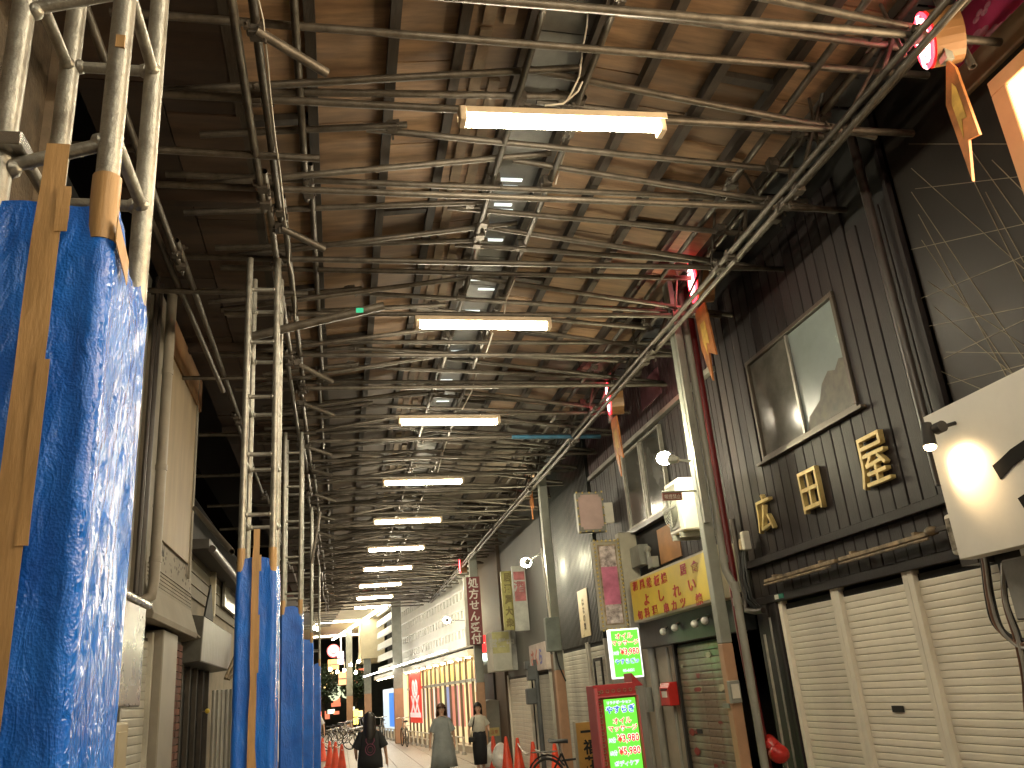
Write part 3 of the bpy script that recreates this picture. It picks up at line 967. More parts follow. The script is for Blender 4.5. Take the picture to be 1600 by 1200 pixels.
# white signboard with one brush character
ws = thing('white_signboard', 'white signboard with a bold black brush character, lit by a spotlight', 'sign', (3.6, 3.4, 2.6))
a0 = at(1447, 655, 0, 3.62)
g = MB(); g.box((3.6, 1.2, 2.165), (3.72, a0.y, 3.055)); bevel(part('board', g, mat('white_sign_board', (.66, .63, .57), .5, 0, .06, 2, 0), ws), .004)
p = at(1592, 735, 0, 3.597)
text('character', 'つ', .5, (3.596, p.y - .04, p.z - .04), 'W', mat('black_brush_ink', (.006, .005, .005), .7, 0, .1, 6, 0, spec=.1), ws, bold=.022, depth=.002, sx=.9)
for yy in (1.6, 3.9):
    g = MB(); g.box((3.72, yy, 2.5), (4.0, yy + .05, 2.56)); part('bracket', g, MATS['dark_pipe'], ws)
sp = thing('spotlight', 'small black spotlight shining down the left edge of the white signboard', 'lamp', (3.53, 4.45, 3.0))
p = at(1468, 668, 0, 3.50)
g = MB(); g.tube(p + V((0, .03, .0)), p + V((0, -.03, .0)), .035, 14); part('pivot', g, BLACK, sp, True)
g = MB(); g.tube(p + V((0, .01, .0)), V((3.6, p.y - .02, p.z + .02)), .012, 8); part('arm', g, BLACK, sp, True)
q0, q1 = at(1447, 662, 0, 3.48), at(1453, 697, 0, 3.46)
g = MB(); g.tube(q0, q1, .030, 16, r1=.042); part('lamp_head', g, BLACK, sp, True)
g = MB(); g.ball(q1 + V((.0, 0, -.006)), .035, .035, .022, 12, 8); part('bulb', g, glow('spot_bulb', (1, .72, .38), 30), sp, True)
sl = bpy.data.lights.new('spot_beam', 'SPOT'); sl.energy = 15; sl.color = (1, .68, .34); sl.spot_size = math.radians(85); sl.spot_blend = .8; sl.shadow_soft_size = .03
so = bpy.data.objects.new('spot_beam', sl); COL.objects.link(so)
so.location = q1 + V((-.03, -.0, -.03)); dirv = V((3.6, q1.y - .07, q1.z - .14)) - so.location
so.rotation_euler = dirv.to_track_quat('-Z', 'Y').to_euler()
# meter box and cables below the signboard
mb_ = thing('meter_box', 'grey steel meter box below the white signboard at the right edge', 'box', (3.85, 4.3, 1.95))
p0 = at(1562, 876, 0, 3.78)
g = MB(); g.box((3.78, p0.y - .42, p0.z - .34), (3.95, p0.y, p0.z)); bevel(part('case', g, mat('meter_grey', (.27, .26, .24), .4, .1, .2, 5), mb_), .01)
g = MB(); g.box((3.767, p0.y - .2, p0.z - .2), (3.779, p0.y - .16, p0.z - .12)); part('latch', g, BLACK, mb_)
cb = thing('cable_bundle', 'bundle of brown and grey cables looping down from the white signboard corner', 'cables', (3.8, 4.5, 2.0))
for i in range(7):
    o_ = i * 5
    pts = [(1515 + i * 3, 838), (1532 + i * 3, 870), (1540 + o_ * .7, 930), (1552 + o_, 975 + i * 3), (1585 + o_, 1000 + (i % 3) * 6), (1625, 996 + i * 3)] if i < 4 else \
          [(1560 + o_ * .3, 880), (1556 + o_ * .6, 940), (1566 + o_, 1000), (1578 + o_, 1060), (1592 + o_ * .5, 1110), (1612, 1160)]
    P_ = [at(x, y, 0, 3.82 - .008 * (i % 3)) for x, y in pts]
    Q = []
    for j in range(len(P_) - 1):
        for u in range(5):
            t_ = u / 5; a_ = P_[max(j - 1, 0)]; b__ = P_[j]; c_ = P_[j + 1]; d_ = P_[min(j + 2, len(P_) - 1)]
            Q.append(.5 * ((2 * b__) + (c_ - a_) * t_ + (2 * a_ - 5 * b__ + 4 * c_ - d_) * t_ * t_ + (3 * b__ - a_ - 3 * c_ + d_) * t_ ** 3))
    g = MB(); g.path(Q + [P_[-1]], .009 + .003 * (i % 2), 8)
    part('cable', g, [RUBBER, mat('brown_cable', (.16, .08, .05), .4, 0, .2, 9, 0), mat('grey_cable', (.3, .28, .25), .4, 0, .2, 9, 0)][i % 3], cb, True)
g = MB(); g.box((3.98, -6, 0.0), (4.4, 4.33, 1.999)); sw = link('lower_wall', g.mesh('lower_wall', BLACK), Bn)

# ---------------- arcade columns on the right
def column(name, label, x, y, s_, ztop, pinkz, pipe=False):
    t = thing(name, label, 'column', (x, y, 0), 'steel columns along the arcade')
    g = MB(); g.box((x, y, 0.012), (x + s_, y + s_, pinkz)); bevel(part('painted_base', g, PINK, t), .008)
    g = MB(); g.box((x, y, pinkz + .0005), (x + s_, y + s_, ztop)); bevel(part('shaft', g, mat('column_grey_green', (.27, .28, .24), .45, 0, .15, 4, .08, 50, dirt=.25), t), .008)
    if pipe:
        g = MB()
        g.path([(x + .15, y - .0, 6.2), (x + .15, y - .0, 2.7), (x + .15, y - .0, 2.55), (x + .18, y - .04, 2.42), (x + .19, y - .06, 2.35), (x + .19, y - .06, .05)], .036, 14)
        part('downpipe', g, mat('pale_downpipe', (.28, .275, .235), .45, 0, .12, 4, .05, dirt=.2), t, True)
        for z in (2.36, 2.22, 2.62):
            g = MB(); yy = y - .06 if z < 2.5 else y
            g.tube((x + (.19 if z < 2.5 else .15), yy, z), (x + (.19 if z < 2.5 else .15), yy, z + .07), .042, 14); part('pipe_collar', g, MATS['pale_downpipe'], t, True)
        g = MB(); g.box((x + .0, y - .055, 3.0), (x + .05, y - .012, 6.2)); part('cable_trunking', g, GREYP, t)
        g = MB(); g.box((x - .012, y + .03, 1.35), (x - .002, y + .17, 1.39)); part('number_plate', g, GREYP, t)
        c = at(1145, 1080, 1, y)
        g = MB(); g.box((c.x - .05, y - .06, c.z - .1), (c.x + .05, y - .004, c.z + .09)); bevel(part('switch_box', g, GREYP, t), .006)
        g = MB(); g.box((c.x - .036, y - .067, c.z - .06), (c.x + .036, y - .061, c.z + .06)); part('switch_label', g, WHITEP, t)
    return t


c1 = column('arcade_column', 'grey steel column with salmon base and pale downpipe, left of the clad shop', 3.40, 7.5, .105, 6.3, 1.9, True)
rp_ = thing('red_fire_pipe', 'thick maroon vertical pipe beside the nearest arcade column', 'pipe', (3.72, 7.6, 0))
g = MB(); g.path([(3.665, 7.62, 6.3), (3.665, 7.62, 2.0), (3.68, 7.60, 1.2), (3.70, 7.6, .05)], .046, 14); part('pipe', g, REDP, rp_, True)
g = MB(); g.tube((3.74, 7.6, 1.05), (3.74, 7.45, .98), .06, 12); g.ball((3.74, 7.44, .95), .09, .09, .08, 12, 8); part('valve', g, mat('fire_red', (.5, .02, .015), .4, 0, .15, 6, .1), rp_, True)
g = MB(); g.path([(3.83, 7.5, 1.95), (3.83, 7.5, 1.5), (3.825, 7.5, .9), (3.84, 7.5, .05)], .012, 8); part('hose', g, mat('clear_hose', (.42, .4, .34), .3, 0, .2, 9), rp_, True)
c2 = column('arcade_column', 'second arcade column, salmon below and grey-green above, with a grey switch box', 3.42, 14.0, .14, 6.3, 1.9)
g = MB(); c = at(864, 990, 1, 13.98); g.box((c.x - .14, 13.86, c.z - .28), (c.x + .1, 13.99, c.z + .25)); bevel(part('switch_box', g, mat('switchbox_green', (.2, .23, .2), .5, 0, .2, 5), c2), .01)
g = MB(); g.path([(c.x, 13.9, c.z - .29), (c.x + .03, 13.9, c.z - .5), (c.x + .12, 13.9, c.z - .75)], .012, 6); part('cable', g, RUBBER, c2, True)
c3 = column('arcade_column', 'third arcade column, behind the maroon pharmacy sign', 3.32, 22.0, .2, 6.3, 1.9)
for (bx, by, X_, lb) in ((624, 1162, 38, 'far arcade column in front of the louvred building, nearest of three'), (575, 1150, 47, 'far arcade column in front of the louvred building, middle of three'),
                         (546, 1147, 50, 'far arcade column left of the louvred building, farthest of three')):
    p = at(bx, by, 2, 0)
    column('arcade_column', lb, p.x - .15, p.y, .38, 6.0, 2.1)

# street lamps on the columns (real lit lamps)
BULB = glow('street_lamp_bulb', (1.0, .92, .6), 230)


def street_lamp(label, px, X_, arm_to, r=.05):
    p = at(*px, 0, X_)
    t = thing('street_lamp', label, 'lamp', tuple(p), 'small bulb lamps on the arcade columns')
    g = MB(); g.ball(p, r * 1.15, r, r, 14, 9); part('bulb', g, BULB, t, True)
    g = MB(); a = V(arm_to); g.tube(p + (a - p).normalized() * r * .9, p + (a - p).normalized() * (r + .09), r * .75, 12, r1=.03); part('socket', g, GREYP, t, True)
    g = MB(); g.tube(p + (a - p).normalized() * (r + .09), a, .013, 8); part('arm', g, GREYP, t, True)


street_lamp('glaring lamp on the nearest column beside the air conditioner', (1038, 716), 3.22, (3.42, 7.55, 3.62), .068)
street_lamp('bright lamp on a pale pole at the second column', (822, 879), 3.25, (3.36, 14.0, 3.80), .085)
street_lamp('small white lamp near the pharmacy sign', (698, 969), 3.0, (3.32, 22.1, 3.4), .09)
g = MB(); g.tube((3.36, 13.98, 3.86), (3.40, 13.97, 2.55), .02, 10); part('lamp_pole', g, WHITEP, c2, True)
# little bracket sign below the first lamp
bs = thing('bracket_sign', 'small brown bracket sign between the nearest lamp and the air conditioner', 'sign', (3.3, 7.7, 3.3))
p0, p1 = at(1034, 769, 1, 7.55), at(1085, 767, 1, 7.55)
g = MB(); g.tube(p0, (3.42, 7.55, p1.z), .01, 8); part('arm', g, GREYP, bs, True)
g = MB(); g.box((p0.x, 7.54, p0.z - .085), (p0.x + .2, 7.556, p0.z - .012)); part('board', g, mat('brown_red_board', (.2, .07, .05), .5, 0, .2, 5), bs)
text('lettering', '喫煙禁止', .05, (p0.x + .1, 7.538, p0.z - .05), 'S', WHITEP, bs, depth=.001, sx=.85)

# ---------------- round red neon signs + arrow ribbons on the columns
NEON = glow('red_neon', (1.0, .03, .05), 3.2)
NEONF = glow('red_neon_face', (1.0, .02, .03), .8)
NEONW = glow('white_neon', (1.0, .55, .55), 4.0)
RIB = mat('orange_ribbon', (.5, .18, .05), .35, .1, .35, 5, .1, 20, col2=(.2, .08, .03))
NL = ['nearest red neon disc, cut by the top edge', 'red neon disc above the nearest arcade column', 'red neon disc beyond the nearest column, glowing through the tubes',
      'small red neon disc over the second column', 'fifth red neon disc, far along the rail', 'farthest red neon disc, over the pharmacy sign']
for i, (px, X_, sc_) in enumerate((((1450, 62), 3.47, 1.0), ((1085, 440), 3.5, 1), ((953, 622), 3.5, 1.0), ((824, 735), 3.55, .9), ((765, 806), 3.55, .8), ((720, 884), 3.3, .9))):
    p = at(*px, 0, X_)
    t = thing('neon_disc_sign', NL[i], 'neon sign', tuple(p), 'round red neon signs with ribbon pendants')
    R_ = (.135 if i == 0 else .17) * sc_
    g = MB(); g.loft([[p + V((xx, math.cos(k * .2618) * R_ * 1.0, math.sin(k * .2618) * R_ * 1.35)) for k in range(24)] for xx in (0.0, .16)]); part('drum', g, mat('amber_drum_side', (.26, .13, .05), .4, 0, .1, 4), t)
    g = MB(); g.loft([[p + V((xx, math.cos(k * .2618) * R_ * .93, math.sin(k * .2618) * R_ * 1.26)) for k in range(24)] for xx in (-.012, -.003)]); part('red_face', g, NEONF, t)
    for q, (rr_, mt) in enumerate(((.95, NEON), (.72, NEONW))):
        pts = [p + V((-.025, math.cos(k * .2618) * R_ * rr_, math.sin(k * .2618) * R_ * rr_ * 1.33)) for k in range(25)]
        g = MB(); g.path(pts, .010, 6); part('neon_ring', g, mt, t, True)
    for s_ in (-1, 1):
        g = MB(); g.path([p + V((-.03, s_ * .05 * sc_ + .04 * math.sin(k * 1.1) * sc_, (-.16 + .04 * k) * sc_)) for k in range(9)], .009, 6); part('neon_scroll', g, NEONW, t, True)
    t.rotation_euler = (0, 0, -math.radians(24 if i == 0 else 14))
    # ribbon pendant
    if i < 4:
        Yc = p.y
        z0 = p.z - .27 * sc_
        if i == 0:
            poly = [at(1478, 92, 0, X_ + .02), at(1478, 165, 0, X_ + .02), at(1519, 283, 0, X_ + .02), at(1513, 218, 0, X_ + .02), at(1530, 210, 0, X_ + .02), at(1492, 105, 0, X_ + .02)]
        else:
            wd = .15 * sc_
            poly = [V((X_ + .02, Yc + wd, z0)), V((X_ + .02, Yc + wd * .9, z0 - .42 * sc_)), V((X_ + .02, Yc + wd * .1, z0 - .78 * sc_)), V((X_ + .02, Yc - wd * .05, z0 - .5 * sc_)), V((X_ + .02, Yc - wd, z0 - .58 * sc_)), V((X_ + .02, Yc - wd * .6, z0))]
        rb = thing('ribbon_pendant', ['dark orange arrow-tailed ribbon board under the nearest neon disc', 'orange swallow-tail ribbon board beside the nearest arcade column',
                                      'orange ribbon board below the third neon disc', 'small orange ribbon board near the second column'][i], 'pendant', tuple(poly[0]), 'ribbon pendants under the neon discs')
        g = MB(); g.prism(poly, (.018, 0, 0)); part('ribbon', g, RIB, rb)
        if i < 3:
            g = MB(); ctr_ = sum(poly, V()) / len(poly); g.prism([ctr_ + (q - ctr_) * .45 + V((-.004, 0, .04)) for q in poly], (.003, 0, 0)); part('ribbon_print', g, mat('yellow_ribbon_print', (.6, .36, .07), .4, 0, .3, 9, 0), rb)
        g = MB(); q = poly[0]; g.box((X_ - .0, q.y - .03, q.z - .02), (X_ + .05, q.y + .03, q.z + .14)); part('holder', g, GREYP, rb)

# ---------------- second building: small restaurant with yellow sign
Cb = wall('restaurant_building', 'dark ribbed upper storey over the yellow sign, between the first two arcade columns', 4.0, 7.9, 12.9, 2.3, 7.4, BLACK)
boards(Cb, 4.0, 7.9, 12.85, 4.78, 7.3, .1, mat('wine_dark_cladding', (.06, .03, .035), .4, 0, .3, 3, .2, 30, rnd=.2), name='cladding_board')
boards(Cb, 4.0, 7.9, 9.5, 2.9, 4.7, .11, DARKBOARD)
boards(Cb, 4.0, 11.2, 12.85, 2.3, 4.7, .11, DARKBOARD)
g = MB(); g.box((3.93, 7.9, 4.71), (4.0, 12.8, 4.77)); part('flashing', g, ALU, Cb)
wn = thing('window', 'pair of dim aluminium framed windows behind the glaring lamp', 'window', (3.98, 10.3, 4.1))
for a, b_ in ((9.62, 10.36), (10.4, 11.14)):
    g = MB(); g.box((3.975, a + .03, 3.63), (3.99, b_ - .03, 4.63)); part('pane', g, mat('dim_glass', (.07, .07, .06), .15, 0, .3, 2, .02), wn)
    g = MB()
    for u, v_ in (((3.95, a, 3.6), (4.0, a + .03, 4.66)), ((3.95, b_ - .03, 3.6), (4.0, b_, 4.66)), ((3.95, a + .031, 3.6), (4.0, b_ - .031, 3.63)), ((3.95, a + .031, 4.63), (4.0, b_ - .031, 4.66))):
        g.box(u, v_)
    part('frame', g, ALU, wn)
g = MB(); g.box((3.90, 9.5, 3.52), (3.99, 11.25, 3.58)); part('sill', g, MATS['dark_pipe'], wn)
# upper small window glow (pinkish)
g = MB(); g.box((3.97, 9.4, 5.0), (3.999, 10.1, 5.35)); tag(link('upper_window', g.mesh('upper_window', mat('pinkish_glass', (.2, .08, .1), .2, 0, .3, 3))), 'small pinkish window just above the glaring lamp', 'window')
# AC unit
ac = thing('air_conditioner', 'white air conditioner outdoor unit mounted beside the nearest arcade column', 'air conditioner', (3.75, 8.5, 3.3))
q0, q1 = at(1037, 765, 0, 3.5), at(1069, 822, 0, 3.5)
ya_, yb_ = q1.y, q0.y
z1, z0 = at(1037, 790, 0, 3.5).z + .17, at(1050, 838, 0, 3.5).z
z1 = z0 + .56
x0, x1 = 3.5, 3.8
g = MB(); g.box((x0, ya_, z0), (x1, yb_, z1)); bevel(part('case', g, WHITEP, ac), .02, 2)
fy, fz = (ya_ + yb_) / 2 + .08, (z0 + z1) / 2
g = MB(); g.box((x0 - .008, ya_ + .1, z0 + .05), (x0 - .001, yb_ - .04, z1 - .05)); part('grille_back', g, mat('ac_shadow_grille', (.2, .2, .17), .5, 0, .2, 6), ac)
for k in range(7):
    g = MB(); g.torus((x0 - .012, fy, fz), (1, 0, 0), .03 * (k + .6), .004, 24, 5); part('grille_ring', g, GREYP, ac, True)
g = MB(); g.box((x0 - .02, fy - .01, fz - .2), (x0 - .009, fy + .01, fz + .2)); g.box((x0 - .02, fy - .2, fz - .01), (x0 - .009, fy + .2, fz + .01)); part('grille_spoke', g, GREYP, ac)
for q in (ya_ + .08, yb_ - .12):
    g = MB(); g.box((3.48, q, z0 - .06), (3.95, q + .03, z0 - .004)); part('mount_rail', g, GREYP, ac)
# yellow sign
ys = thing('yellow_sign', 'yellow restaurant signboard with three rows of red Japanese characters', 'sign', (3.8, 10.2, 2.66))
ya, yb, za, zb = 8.0, 10.76, 2.335, 2.87
g = MB(); g.box((3.72, ya, za), (3.99, yb, zb)); bevel(part('sign_case', g, mat('sign_case_beige', (.5, .45, .33), .5, 0, .15, 4, .05, dirt=.3), ys), .01)
g = MB(); g.box((3.712, ya + .04, za + .03), (3.7195, yb - .04, zb - .03)); part('sign_face', g, YSIGN, ys)


def row(items, z, size):
    for ch, px in items:
        p = at(px[0], px[1], 0, 3.708)
        text('character', ch, size, (3.7085, p.y, p.z), 'W', REDTX, ys, bold=.0035, depth=.002, sx=1.5)


row([('和', (992, 916)), ('風', (1003, 913)), ('鉄', (1014, 910)), ('板', (1026, 907)), ('焼', (1037, 903)), ('居', (1067, 890)), ('食', (1085, 885))], 2.855, .125)
row([('よ', (1010, 937)), ('し', (1033, 930)), ('れ', (1057, 923)), ('い', (1081, 914))], 2.68, .155)
row([('旬', (1000, 961)), ('料', (1011, 957)), ('理', (1023, 953)), ('串', (1041, 950)), ('カ', (1053, 946)), ('ツ', (1067, 942)), ('焼', (1092, 936))], 2.495, .12)
# black soffit with four globe spots
sf = thing('black_fascia', 'black fascia below the yellow sign carrying four clear bulbs', 'fascia', (3.9, 9.4, 2.2))
g = MB(); g.box((3.86, 7.95, 2.02), (4.0, 11.0, 2.385)); bevel(part('panel', g, BLACKM, sf), .006)
for k, px in enumerate(((1036, 987), (1054, 981), (1085, 975), (1101, 970))):
    p = at(*px, 0, 3.80)
    g = MB(); g.ball(p, .042, .042, .042, 12, 8); o = part('bulb', g, mat('clear_bulb_glass', (.75, .75, .7), .06, 0, .05, 5, 0, spec=1), sf, True)
    g = MB(); g.tube(p + V((.03, 0, .03)), (3.86, p.y, p.z + .05), .018, 10); part('bulb_socket', g, CHROME, sf, True)
# tinted shutter: green and red reflections painted into the colour, own material
REFLS = mat('reflection_tinted_shutter', (.25, .27, .19), .28, .35, .4, 2.6, .08, 40, col2=(.17, .05, .035), rnd=.1)
GR2 = mat('red_reflection_tint', (.3, .04, .03), .35, .2, .4, 6, .05)
shutter('roller_shutter', 'grubby shutter tinted with painted green and red reflections beside the nearest column', 4.0, 8.75, 10.15, 2.0, REFLS, .075, slot=(9.75, 1.05), gm=mat('black_guide', (.02, .02, .02), .4, 0, .1, 4))
gs = thing('painted_reflections', 'red and cream blotches painted as reflections on the greenish shutter', 'reflection', (3.98, 9.4, 1.4))
random.seed(5)
for k in range(16):
    yy, zz = random.uniform(8.85, 10.05), random.uniform(.2, 1.95)
    pts = []
    nn_ = 9; ry, rz = random.uniform(.03, .12), random.uniform(.015, .05)
    for q in range(nn_):
        a_ = q / nn_ * 6.283; f_ = random.uniform(.6, 1.2)
        pts.append((3.984 - .0003 * k / 3, yy + ry * f_ * math.cos(a_), zz + rz * f_ * math.sin(a_)))
    g = MB(); g.add(pts, [tuple(range(nn_))]); part('reflection_blotch', g, GR2 if k % 3 else mat('cream_reflection_tint', (.5, .45, .3), .4, 0, .3, 6, 0), gs)
# beige wall strip with mailbox
bw = wall('beige_wall', 'beige rendered wall strip with pipes between the red post box and the lit green sign', 4.0, 10.2, 12.9, 0.012, 2.3, mat('beige_render', (.4, .35, .26), .7, 0, .15, 2, .15, 50, dirt=.35), 'wall')
g = MB(); g.tube((3.95, 10.9, .05), (3.95, 10.9, 2.3), .05, 12); part('downpipe', g, MATS['pale_downpipe'], bw, True)
g = MB(); g.tube((3.95, 10.33, .05), (3.95, 10.33, 2.0), .02, 10); part('gas_pipe', g, MATS['pale_downpipe'], bw, True)
g = MB(); g.box((3.9, 11.15, 1.25), (3.98, 11.22, 1.55)); part('electric_box', g, GREYP, bw)
for yy in (11.4, 12.1):
    g = MB(); g.box((3.955, yy, .012), (3.998, yy + .6, 2.05)); bevel(part('door_panel', g, mat('door_grey', (.3, .29, .25), .5, 0, .15, 3, .1, dirt=.3), bw), .006)
g = MB(); c = at(935, 1065, 0, 3.94); g.box((3.93, c.y - .3, c.z - .15), (3.953, c.y - .25, c.z + .35)); g.box((3.93, c.y + .1, c.z - .15), (3.953, c.y + .15, c.z + .35)); g.box((3.93, c.y - .25, c.z + .3), (3.953, c.y + .1, c.z + .35)); part('door_bars', g, BLACK, bw)
pb = thing('post_box', 'red wall post box with a white label beside the green and red tinted shutter', 'post box', (3.9, 10.6, 1.4))
q0, q1 = at(1030, 1067, 0, 3.86), at(1049, 1103, 0, 3.86)
FIRE = MATS['fire_red']
g = MB(); g.prism([(3.85, q0.y, q1.z), (3.99, q0.y, q1.z), (3.99, q0.y, q0.z), (3.88, q0.y, q0.z), (3.85, q0.y, q0.z - .06)], (0, q1.y - q0.y, 0)); bevel(part('case', g, FIRE, pb), .008)
g = MB(); m0 = (q0.y + q1.y) / 2; g.box((3.842, m0 - .09, q0.z - .17), (3.849, m0 + .07, q0.z - .1)); part('label_plate', g, WHITEP, pb)
g = MB(); g.box((3.842, m0 - .11, q0.z - .09), (3.849, m0 + .11, q0.z - .075)); part('slot', g, BLACK, pb)

# tall marquee sign with bulbs, side on to the street
BULBY = mat('dull_gold_bulb', (.55, .42, .14), .25, .3, .1, 5, 0)


def marquee(name, label, x0, x1, y, z0, z1, depth, inner, bulbs=.052, case=None):
    t = thing(name, label, 'sign', ((x0 + x1) / 2, y, z0))
    case = case or CREAM
    g = MB(); g.box((x0, y, z0), (x1 + .0, y + depth, z1)); bevel(part('sign_case', g, case, t), .006)
    n_ = max(2, int((z1 - z0) / bulbs)); mx = max(2, int((x1 - x0) / bulbs))
    g = MB(); g.ball((0, 0, 0), .016, .016, .016, 8, 6); me = g.mesh('bulb', BULBY, True)
    for k in range(n_ + 1):
        z = z0 + (z1 - z0) * k / n_
        for xx in (x0 + .012, x1 - .012):
            link('bulb', me, t, V((xx, y - .012, z)))
    for k in range(1, mx):
        xx = x0 + (x1 - x0) * k / mx
        for zz in (z0 + .01, z1 - .01):
            link('bulb', me, t, V((xx, y - .012, zz)))
    inner(t)
    return t


def tall_inner(t):
    x0, x1, z0, z1 = 3.36, 3.72, 2.29, 3.46
    g = MB(); g.box((x0 + .05, 10.99, z0 + .06), (x1 - .05, 10.999, z1 - .06)); part('panel_rim', g, RUST, t)
    g = MB(); g.box((x0 + .07, 10.982, z0 + .32), (x1 - .07, 10.989, z1 - .36)); part('pink_panel', g, mat('faded_pink_panel', (.5, .14, .24), .35, 0, .3, 5, .1), t)
    PL = mat('crumpled_film', (.55, .47, .45), .15, 0, .5, 14, .6, 25)
    g = MB(); g.box((x0 + .07, 10.982, z0 + .08), (x1 - .07, 10.989, z0 + .318)); part('film_panel', g, PL, t)
    g = MB(); g.box((x0 + .07, 10.982, z1 - .358), (x1 - .07, 10.989, z1 - .08)); part('film_panel', g, PL, t)


tm = marquee('marquee_sign', 'tall narrow blank marquee sign, pink panel edged with tiny gold bulbs', 3.36, 3.72, 11.0, 2.29, 3.46, .12, tall_inner)
g = MB(); g.box((3.725, 10.98, 2.28), (3.97, 11.14, 3.55)); bevel(part('side_case', g, CREAM, tm), .006)


def sq_inner(t):
    g = MB(); g.box((3.45, 11.79, 3.76), (3.80, 11.799, 4.27)); part('blank_panel', g, mat('pale_pink_panel', (.46, .33, .3), .5, 0, .1, 4, .03), t)
    for xx in (3.45, 3.765):
        for zz in (3.76, 4.235):
            g = MB(); g.box((xx, 11.783, zz), (xx + .035, 11.789, zz + .035)); part('corner_ornament', g, GREYP, t)


sq = marquee('marquee_sign', 'rectangular blank pale pink marquee sign ringed with knobs, above the tall one', 3.42, 3.83, 11.8, 3.72, 4.31, .1, sq_inner, .1, GREYP)
g = MB(); g.box((3.84, 11.83, 3.85), (3.98, 11.88, 4.15)); part('side_bracket', g, WHITEP, sq)
# yellow crate things on the sill between signs
g = MB(); g.box((3.85, 10.6, 3.06), (3.98, 10.95, 3.32)); g.tube((3.9, 10.4, 2.97), (3.9, 10.4, 3.2), .03, 8); g.ball((3.9, 10.4, 3.22), .045); g.box((3.86, 10.2, 2.97), (3.95, 10.33, 3.1))
tag(link('roof_clutter', g.mesh('roof_clutter', GREYP)), 'grey fittings standing on top of the yellow sign', 'fittings')
g = MB(); g.box((3.975, 9.5, 2.99), (3.998, 10.2, 3.42)); tag(link('orange_board', g.mesh('orange_board', mat('orange_ply', (.45, .22, .08), .6, 0, .2, 4))), 'orange-brown board behind the grey fittings above the yellow sign', 'board')

# lit green signs
GRN = glow('green_lightbox', (.14, .72, .05), 0.484, (.1, .5, .05))
WL = glow('white_letter_glow', (1, 1, .95), 0.546, (.8, .8, .8))
RL = glow('red_letter_glow', (.85, .05, .05), 0.39, (.6, .03, .03))
BL = glow('blue_letter_glow', (.08, .14, .75), 0.351, (.05, .1, .5))
PL_ = glow('violet_letter_glow', (.45, .3, .75), 0.39, (.3, .2, .5))


def tx(t, s, size, c, m_, bold=.0, sx=1.0):
    text('lettering', s, size, (c[0], c[1] + .002, c[2]), 'S', WL, t, bold=bold + size * .035, depth=.0012, sx=sx)
    text('lettering', s, size, c, 'S', m_, t, bold=bold, depth=.002, sx=sx)


g1 = thing('green_lightbox_sign', 'small glowing green and white massage sign hanging below the tall marquee', 'sign', (3.42, 10.3, 1.95))
X0, X1, Z0, Z1, Yg = 3.24, 3.585, 1.70, 2.235, 10.3
g = MB(); g.box((X0 - .02, Yg, Z0 - .02), (X1 + .02, Yg + .1, Z1 + .02)); bevel(part('sign_case', g, WL, g1), .008)
g = MB(); g.box((X0, Yg - .006, Z0), (X1, Yg - .0005, Z1)); part('lit_face', g, GRN, g1)
cx = (X0 + X1) / 2
tx(g1, 'オイル', .075, (cx - .01, Yg - .012, Z1 - .065), RL, .002)
tx(g1, 'マッサージ', .07, (cx, Yg - .012, Z1 - .145), RL, .002)
tx(g1, '¥3,980', .1, (cx + .04, Yg - .012, Z1 - .255), RL, .003, .85)
tx(g1, '30分', .05, (cx - .13, Yg - .012, Z1 - .26), PL_, .001, .75)
tx(g1, 'やすらぎ', .065, (cx - .03, Yg - .012, Z1 - .36), BL, .002)
tx(g1, '2F', .05, (cx + .12, Yg - .012, Z1 - .365), BL, .002)
tx(g1, '06-6631', .045, (cx, Yg - .012, Z0 + .07), PL_, .001)

g2 = thing('red_standing_sign', 'red arrow-topped standing sign with a glowing green massage price list', 'sign', (2.93, 9.3, 0))
FR_ = mat('red_sign_case', (.36, .03, .035), .4, 0, .15, 5, .1, 30)
xa, xb, zt, Ys = 2.66, 3.14, 1.60, 9.3
g = MB()
g.prism([(xa, Ys, .02), (xb, Ys, .02), (xb, Ys, zt - .01), (xb + .09, Ys, zt - .01), (xb - .03, Ys, zt + .13), (xb - .03, Ys, zt + .03), (xa, Ys, zt + .03)], (0, .28, 0))
bevel(part('sign_case', g, FR_, g2), .005)
# folded rim in front
g = MB()
for u, v_ in (((xa, Ys - .05, .05), (xa + .03, Ys - .001, zt)), ((xb - .02, Ys - .05, .05), (xb, Ys - .001, zt - .1)), ((xa + .0305, Ys - .05, zt - .1), (xb - .0205, Ys - .001, zt - .085))):
    g.box(u, v_)
part('rim', g, mat('pink_red_rim', (.5, .1, .11), .4, 0, .1, 5), g2)
g = MB(); g.torus((0, 0, 0), (0, 1, 0), .015, .004, 12, 5); me = g.mesh('bulb_socket', RUST, True)
for k in range(26):
    link('bulb_socket', me, g2, V((xa + .055, Ys - .006, .1 + k * .058)))
for k in range(7):
    link('bulb_socket', me, g2, V((xa + .09 + k * .065, Ys - .006, zt - .04)))
g = MB(); g.box((xa + .10, Ys - .035, .25), (xb - .035, Ys - .002, zt - .12)); part('lit_face', g, GRN, g2)
cx = (xa + .10 + xb - .035) / 2; Yt = Ys - .041
tx(g2, 'リラクゼーション', .035, (cx - .01, Yt, zt - .155), PL_, .001)
tx(g2, 'やすらぎ', .082, (cx - .005, Yt, zt - .225), BL, .003)
tx(g2, 'オイル', .07, (cx, Yt, zt - .34), RL, .002)
tx(g2, 'マッサージ', .066, (cx, Yt, zt - .415), RL, .002)
tx(g2, '¥3,980', .1, (cx + .045, Yt, zt - .52), RL, .003, .85)
tx(g2, '30分', .055, (cx - .13, Yt, zt - .525), PL_, .001, .75)
tx(g2, '¥5,980', .1, (cx + .045, Yt, zt - .645), RL, .003, .85)
